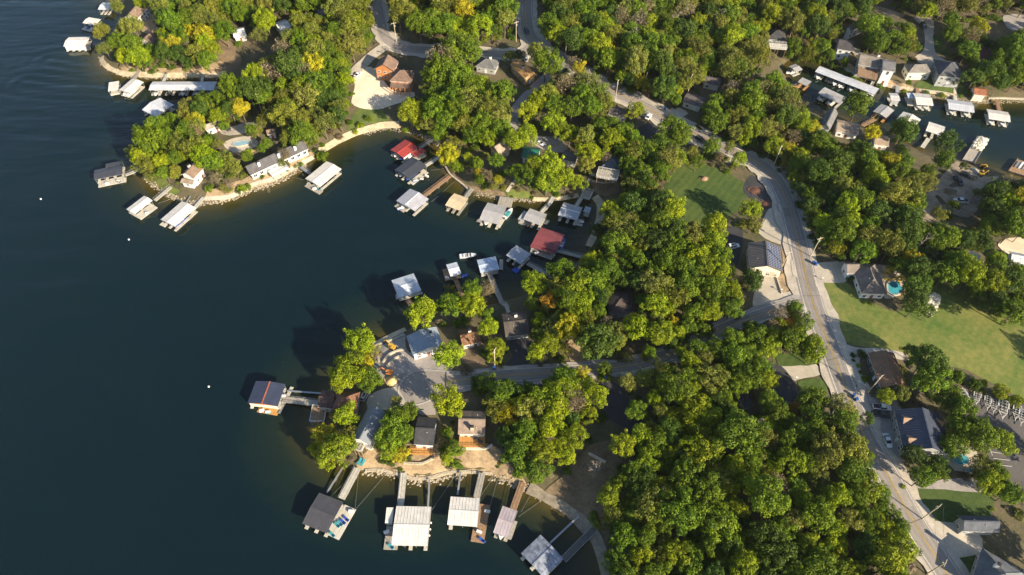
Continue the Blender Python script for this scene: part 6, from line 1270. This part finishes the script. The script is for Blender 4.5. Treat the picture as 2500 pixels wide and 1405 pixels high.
CLEAR = [  # what must stay in view between the crowns
 [(1655,232),(1722,235),(1725,275),(1660,275)],[(1715,185),(1760,190),(1760,222),(1712,222)],[(1868,65),(1925,70),(1925,128),(1870,125)],[(2040,92),(2088,95),(2090,145),(2040,142)],[(2070,38),(2125,42),(2120,92),(2072,92)],
 [(660,42),(708,42),(705,90),(655,86)],[(560,60),(610,60),(608,95),(560,95)],[(762,12),(806,14),(806,40),(764,40)],[(600,110),(640,90),(690,70),(700,85),(640,150),(590,190)],
 [(1155,138),(1216,142),(1214,180),(1158,180)],[(1240,140),(1305,150),(1308,200),(1270,205)],[(1255,255),(1300,210),(1340,180),(1350,195),(1290,250),(1265,300),(1250,300)],[(1470,262),(1545,262),(1550,300),(1480,300)],
 [(1560,290),(1660,290),(1660,360),(1555,360)],[(1190,335),(1255,340),(1255,385),(1195,385)],[(1268,352),(1325,360),(1322,405),(1270,402)],[(1368,368),(1412,372),(1410,412),(1368,408)],[(1455,378),(1528,378),(1520,450),(1450,450)],[(1280,330),(1400,330),(1400,375),(1290,372)],
 [(1485,705),(1552,705),(1555,785),(1480,785)],[(1230,752),(1300,756),(1298,850),(1225,850)],[(1375,825),(1425,820),(1450,905),(1385,905)],[(1455,925),(1530,945),(1560,1010),(1500,1010),(1460,985)],[(1425,1095),(1500,1110),(1500,1180),(1420,1190)],[(1785,955),(1845,975),(1835,1015),(1790,1000)],[(1870,885),(1935,890),(1950,980),(1920,1000)],
 [(2225,40),(2300,50),(2312,180),(2235,160)],[(2090,130),(2200,135),(2200,215),(2090,215)],[(2210,150),(2360,150),(2360,240),(2210,235)],[(2375,210),(2460,215),(2460,245),(2375,245)],[(2385,115),(2412,115),(2412,160),(2385,160)],
 [(2015,262),(2055,262),(2110,300),(2180,330),(2175,365),(2090,340),(2010,325)],[(2265,445),(2330,400),(2410,440),(2395,520),(2300,520),(2250,550)],[(2435,575),(2520,580),(2520,660),(2460,650)],[(2300,1090),(2380,1095),(2375,1160),(2320,1150)],[(2320,1200),(2300,1150),(2250,1190),(2400,1170),(2390,1200)],
 [(295,5),(362,8),(380,75),(300,60)],[(336,80),(380,78),(380,115),(338,112)],[(530,95),(575,110),(600,190),(500,190),(520,150)],[(500,290),(550,295),(548,335),(500,335)],[(520,330),(675,290),(680,330),(635,372),(525,370)],[(435,398),(505,405),(500,470),(435,462)],
 [(905,130),(1040,140),(1040,240),(860,250),(860,180)],[(2440,30),(2500,30),(2520,80),(2450,80)],[(2105,0),(2175,12),(2215,45),(2150,48)],[(2350,615),(2400,615),(2395,650),(2355,645)]]
_cx, _cy = np.meshgrid(np.arange(-400, 2901, 5.), np.arange(-400, 1801, 5.)); CD = np.full(_cx.shape, 1e9)
for c in CLEAR: CD = np.minimum(CD, np.where(inside(_cx, _cy, c), 0, seg_dist(_cx, _cy, c)))
def ring_clear(x, y, r):
    i, j = int((x + 400) / 5), int((y + 400) / 5)
    return not (0 <= i < CD.shape[1] and 0 <= j < CD.shape[0]) or CD[j, i] > r * .45
def onroad(p, r):
    for path, w_ in ((MAIN, 5.0), (BRANCH, 2.6), (NORTH, 4.4), (SPUR, 3.5), (LANE, 2.5)):
        if path is MAIN and False: continue
        for q in path[::3]:
            if (q.x - p.x) ** 2 + (q.y - p.y) ** 2 < w_ ** 2: return True
    return False
HOUSES = [(o.location.x, o.location.y) for o in COL.objects if o.get('category') in ('house', 'garage', 'shed')]
TREES = []       # x, y, ground height, crown radius, code, shape
def pxm(p): # photo pixels per metre at a point
    a = photo(p); b = photo((p[0] + 1, p[1], p[2])); return abs(b[0] - a[0])
for row in HAND.replace('\n', '').split('|'):
    if not row.strip(): continue
    x, y, r, c = row.split(); x, y, r = float(x), float(y), float(r)
    rm = r / pxm(P(x, y, 9)); p = G(x, y, CZ / 6 * rm * 1.22); TREES.append([p.x, p.y, gz(p.x, p.y), rm, c, 1])
cell = {}
def near(x, y, r):
    for i in range(int(x // 12) - 1, int(x // 12) + 2):
        for j in range(int(y // 12) - 1, int(y // 12) + 2):
            for (a, b, s) in cell.get((i, j), ()):
                if (a - x) ** 2 + (b - y) ** 2 < ((s + r) * (.58 if y < 150 else .52)) ** 2: return True
    return False
def put(x, y, r): cell.setdefault((int(x // 12), int(y // 12)), []).append((x, y, r))
for t in TREES: put(t[0], t[1], t[3])
fr = random.Random(5)
for poly in FOREST:
    xs = [q[0] for q in poly]; ys = [q[1] for q in poly]; area = (max(xs) - min(xs)) * (max(ys) - min(ys))
    for _ in range(int(area / 50)):
        x, y = fr.uniform(min(xs), max(xs)), fr.uniform(min(ys), max(ys)); k = (np.array([x]), np.array([y]))
        if not inside(k[0], k[1], poly)[0]: continue
        rm = fr.choice((2.8, 3.4, 4.0, 4.6, 5.0, 5.4, 6.0)) * fr.uniform(.9, 1.1); p = G(x, y, CZ / 6 * rm * 1.22); rp = rm * pxm(p)
        if seg_dist(k[0], k[1], poly)[0] < rp * .45 or near(p.x, p.y, rm) or not ring_clear(x, y, rp): continue
        if shore_dist(p.x, p.y) < 2.5 or onroad(p, rm) or any((hx - p.x) ** 2 + (hy - p.y) ** 2 < 36 for hx, hy in HOUSES): continue
        nv = noise.noise((p.x * .02, p.y * .02, 4.)); u = fr.random() + nv * .5
        south = y > 480
        c = ('d' if u < .18 else 'g' if u < .55 else 'b' if u < (.86 if south else .66) else 'o') if fr.random() > (.14 if y < 330 and x > 1250 else .07) else fr.choice('nnnob' if y < 330 and x > 1250 else 'nbogy')
        put(p.x, p.y, rm); TREES.append([p.x, p.y, gz(p.x, p.y), rm, c, 0])
print('trees', len(TREES))
# labels from what stands around
SIZE = lambda r: 'small' if r < 3.6 else 'tall' if r > 5.6 else 'mid sized'
CW_ = {'g': 'green', 'b': 'bright yellow green', 'o': 'olive green', 'd': 'dark green', 'y': 'golden yellow', 'r': 'orange', 'n': 'brown thin leaved', 's': 'bare dead', 'c': 'conical green'}
taken = {}
def tree_label(p, rm, c, kind='tree'):
    d = sorted(((q[0] - p).length, i) for i, q in enumerate(LANDMARKS))[:7]; head = '%s %s' % (CW_[c], kind)
    def rel(i):
        v = (p - LANDMARKS[i][0]); ln = v.length; f = v.normalized().dot(Vector((0, 1)))
        return 'close by' if ln < 9 else 'behind' if f > .75 else 'in front of' if f < -.75 else 'beside' if ln < 26 else 'some way off'
    opts = ['%s %s %s' % (head, rel(d[0][1]), LANDMARKS[d[0][1]][1])]
    for a in range(4):
        for b in range(a + 1, 7):
            i, j = d[a][1], d[b][1]; A, B = LANDMARKS[i][0] - p, LANDMARKS[j][0] - p
            if A.normalized().dot(B.normalized()) < -.2: opts.append('%s between %s and %s' % (head, LANDMARKS[i][1], LANDMARKS[j][1]))
    opts += ['%s %s' % (SIZE(rm), o) for o in list(opts)]
    for o in opts:
        if o not in taken and len(o.replace('-', ' ').split()) <= 16: taken[o] = 1; return o
    for w_ in ('another', 'a further', 'one more', 'yet another', 'a last'):
        for o in opts[:3]:
            q = w_ + ' ' + o
            if q not in taken and len(q.split()) <= 16: taken[q] = 1; return q
    return opts[0]
for nm, pt in (('the shady lawn', (1720,480)), ('the sunny field', (2320,800)), ('the turning circle', (1030,950)), ('the parking lot', (2460,1050)), ('the building site', (910,220)), ('the cove seawall', (880,325)), ('the southern bank', (1060,1140)), ('the shady beach', (1390,1250)), ('the main road bend', (1395,160)), ('the branch road', (1500,895)), ('the road junction', (1965,745)), ('the upper road', (1284,40)), ('the northern road', (940,80)), ('the side road', (1950,425)), ('the gravel lane', (1262,280)), ('the lower lawn', (2300,1230)), ('the lower road', (2200,1225)), ('the grey lot', (2340,470)), ('the bright lot', (2490,610)), ('the leafy point beach', (300,180)), ('the inlet head', (585,195)), ('the far cove ramp', (2390,425)), ('the black turnout', (1860,480)), ('the tan driveway', (1950,905)), ('the sand heap', (957,930)), ('the road straight', (1620,290)), ('the black shadow patch', (1500,980)), ('the top gravel lot', (2265,90))): mark(G(*pt), nm)
SHAPE = {'g': ['broad', 'dense', 'broad'], 'b': ['broad', 'broad', 'dense'], 'o': ['open', 'dense', 'open'], 'd': ['dense', 'dense', 'broad'], 'y': ['broad', 'open'], 'r': ['broad', 'open'], 'n': ['thin'], 'c': ['cone'], 's': [None]}
tm = random.Random(21)
def tint_of(c):
    t = TINT.get(c, TINT['g']); v = tm.uniform(.82, 1.2); g = tm.uniform(.92, 1.10); return (t[0] * v * g, t[1] * v, t[2] * v * tm.uniform(.7, 1.4))
for t in TREES: t.append(t[3] * pxm((t[0], t[1], t[2] + 9)) * (1.6 if t[5] else 1.0))
def vis(t):
    x, y = photo((t[0], t[1], t[2] + 9)); return -40 < x < 2540 and -40 < y < 1445
leafy = sorted((t for t in TREES if t[4] not in 'sc'), key=lambda t: -t[6] * (1 if vis(t) else .01)); single = leafy[:298] + [t for t in TREES if t[4] in 'sc']; mass = leafy[298:]
for x, y, z, r, c, hnd, _ in single:
    nm = {'s': 'dead_tree', 'c': 'conifer_tree', 'n': 'thin_tree'}.get(c, 'broadleaf_tree'); s = r / 6; hs = s * (tm.uniform(1.1, 1.35) if not hnd else 1.22)
    t = thing(nm, tree_label(Vector((x, y)), r, c), 'tree', (x, y, z), tm.random() * 6.28, {'s': 'dead trees', 'c': 'conifers', 'n': 'thin leaved trees'}.get(c, 'broadleaf trees')); t.scale = (s * tm.uniform(.86, 1.14), s * tm.uniform(.86, 1.14), hs)
    if c == 's': t.scale = (s * 1.7, s * 1.7, s * 1.9); link('trunk', tm.choice(BARE), t); continue
    link('trunk', tm.choice(BARE if c == 'n' else TRUNKS), t); cr = link('crown', tm.choice(CROWNS[tm.choice(SHAPE[c])]), t, (0, 0, CZ)); cr['tint'] = tint_of(c)
for x, y, rp, c in SHRUBS:
    p = G(x, y, .6); r = rp / pxm(p); p.z = gz(p.x, p.y); t = thing('shrub', tree_label(p.to_2d(), 4.5, c, 'shrub'), 'shrub', p, tm.random() * 6.28, 'shrubs'); s = r / 6; t.scale = (s, s, s * tm.uniform(.9, 1.2))
    cr = link('foliage', tm.choice(CROWNS['shrub']), t, (0, 0, 2.4)); cr['tint'] = tint_of(c); st = MB(); st.tube((0, 0, -1), (0, 0, 2.5), .4, .2, 6); st.build('stem', BARK, t)
# the rest of the wood: one mass of whole trees
def woodland(name, rows, templates):
    coll = bpy.data.collections.new(name + '_trees')
    for i, (cm, tk, dz) in enumerate(templates):
        b = bmesh.new(); b.from_mesh(cm); bmesh.ops.translate(b, verts=b.verts, vec=(0, 0, dz)); n0 = len(b.faces)
        if tk: b.from_mesh(tk)
        b.faces.ensure_lookup_table()
        for k in range(n0, len(b.faces)): b.faces[k].material_index = 1
        me = bpy.data.meshes.new('tree_%02d' % i); b.to_mesh(me); b.free(); me.materials.append(cm.materials[0]); me.materials.append(BARK)
        o = bpy.data.objects.new('tree_%02d' % i, me); coll.objects.link(o)
    me = bpy.data.meshes.new(name); me.from_pydata([r[0] for r in rows], [], [])
    for an, ty, k in (('kind', 'INT', 1), ('turn', 'FLOAT_VECTOR', 2), ('size', 'FLOAT_VECTOR', 3), ('tint', 'FLOAT_VECTOR', 4)):
        a = me.attributes.new(an, ty, 'POINT'); d = [r[k] for r in rows]
        a.data.foreach_set('value' if ty == 'INT' else 'vector', d if ty == 'INT' else [q for v in d for q in v])
    o = link(name, me); tag(o, kind='stuff')
    ng = bpy.data.node_groups.new(name, 'GeometryNodeTree'); ng.interface.new_socket('Geometry', in_out='INPUT', socket_type='NodeSocketGeometry'); ng.interface.new_socket('Geometry', in_out='OUTPUT', socket_type='NodeSocketGeometry')
    N, K = ng.nodes, ng.links; i_, o_ = N.new('NodeGroupInput'), N.new('NodeGroupOutput'); ci = N.new('GeometryNodeCollectionInfo'); ci.inputs['Collection'].default_value = coll; ci.inputs['Separate Children'].default_value = True; ci.inputs['Reset Children'].default_value = True
    ip = N.new('GeometryNodeInstanceOnPoints'); ip.inputs['Pick Instance'].default_value = True
    def na(nm_, ty): q = N.new('GeometryNodeInputNamedAttribute'); q.data_type = ty; q.inputs['Name'].default_value = nm_; return q.outputs['Attribute']
    K.new(i_.outputs[0], ip.inputs['Points']); K.new(ci.outputs[0], ip.inputs['Instance']); K.new(na('kind', 'INT'), ip.inputs['Instance Index'])
    e2r = N.new('FunctionNodeEulerToRotation'); K.new(na('turn', 'FLOAT_VECTOR'), e2r.inputs[0]); K.new(e2r.outputs[0], ip.inputs['Rotation']); K.new(na('size', 'FLOAT_VECTOR'), ip.inputs['Scale']); K.new(ip.outputs[0], o_.inputs[0])
    md = o.modifiers.new('woodland', 'NODES'); md.node_group = ng; return o
TPL = [(m, TRUNKS[i % 4], CZ) for i, m in enumerate(CROWNS['broad'] + CROWNS['dense'] + CROWNS['open'])] + [(m, BARE[i], CZ) for i, m in enumerate(CROWNS['thin'])]
IDX = {'broad': range(0, 5), 'dense': range(5, 9), 'open': range(9, 12), 'thin': range(12, 15)}
rows = []
for x, y, z, r, c, hnd, _ in mass:
    s = r / 6; rows.append(((x, y, z), tm.choice(list(IDX[tm.choice(SHAPE[c])])), (0, 0, tm.random() * 6.28), (s * tm.uniform(.85, 1.15), s * tm.uniform(.85, 1.15), s * tm.uniform(1.1, 1.5)), tint_of(c)))
for _ in range(1100):      # the wood goes on outside the picture
    x, y = tm.uniform(-330, 560), tm.uniform(-20, 640); q = photo((x, y, 9)) if y > 30 else (-999, 0)
    if (-60 < q[0] < 2560 and -60 < q[1] < 1470) or shore_dist(x, y) < 4: continue
    s = tm.uniform(.7, 1.05); rows.append(((x, y, gz(x, y)), tm.randrange(0, 12), (0, 0, tm.random() * 6.28), (s, s, s), tint_of(tm.choice('ggbod'))))
woodland('woodland', rows, TPL)
# low growth and leaf litter under the wood's edges
ur = []
for t in TREES:
    for _ in range(3):
        a = tm.random() * 6.28; d = t[3] * tm.uniform(.5, 1.3); x, y = t[0] + d * math.cos(a), t[1] + d * math.sin(a)
        if shore_dist(x, y) < 1.5 or onroad(Vector((x, y)), 1): continue
        q = photo((x, y, gz(x, y)))
        if not ring_clear(q[0], q[1], 4) or any(inside(np.array([q[0]]), np.array([q[1]]), px)[0] for nm, mt, px in PATCHES if mt not in (DIRT, DIRTB)): continue
        s = tm.uniform(.10, .36); ur.append(((x, y, gz(x, y) + s * 1.2), tm.randrange(0, 2), (0, 0, tm.random() * 6.28), (s, s, s * .8), tint_of(tm.choice('ggodn'))))
woodland('undergrowth', ur, [(m, None, 1.2) for m in CROWNS['shrub']])
print('singles', len(single), 'mass', len(rows), 'under', len(ur))

# ---------------------------------------------------------------- thin autumn haze
def haze():
    m = bpy.data.materials.new('haze'); m.use_nodes = True; n = m.node_tree.nodes; n.remove(n['Principled BSDF']); v = n.new('ShaderNodeVolumePrincipled')
    v.inputs['Color'].default_value = (.86, .91, 1, 1); v.inputs['Density'].default_value = HAZE; v.inputs['Anisotropy'].default_value = .2
    m.node_tree.links.new(v.outputs['Volume'], n['Material Output'].inputs['Volume']); b = MB(); b.box(-5500, 5500, -3500, 5500, -6, 225); o = b.build('haze', m); o['kind'] = 'stuff'
HAZE = .00003
haze()
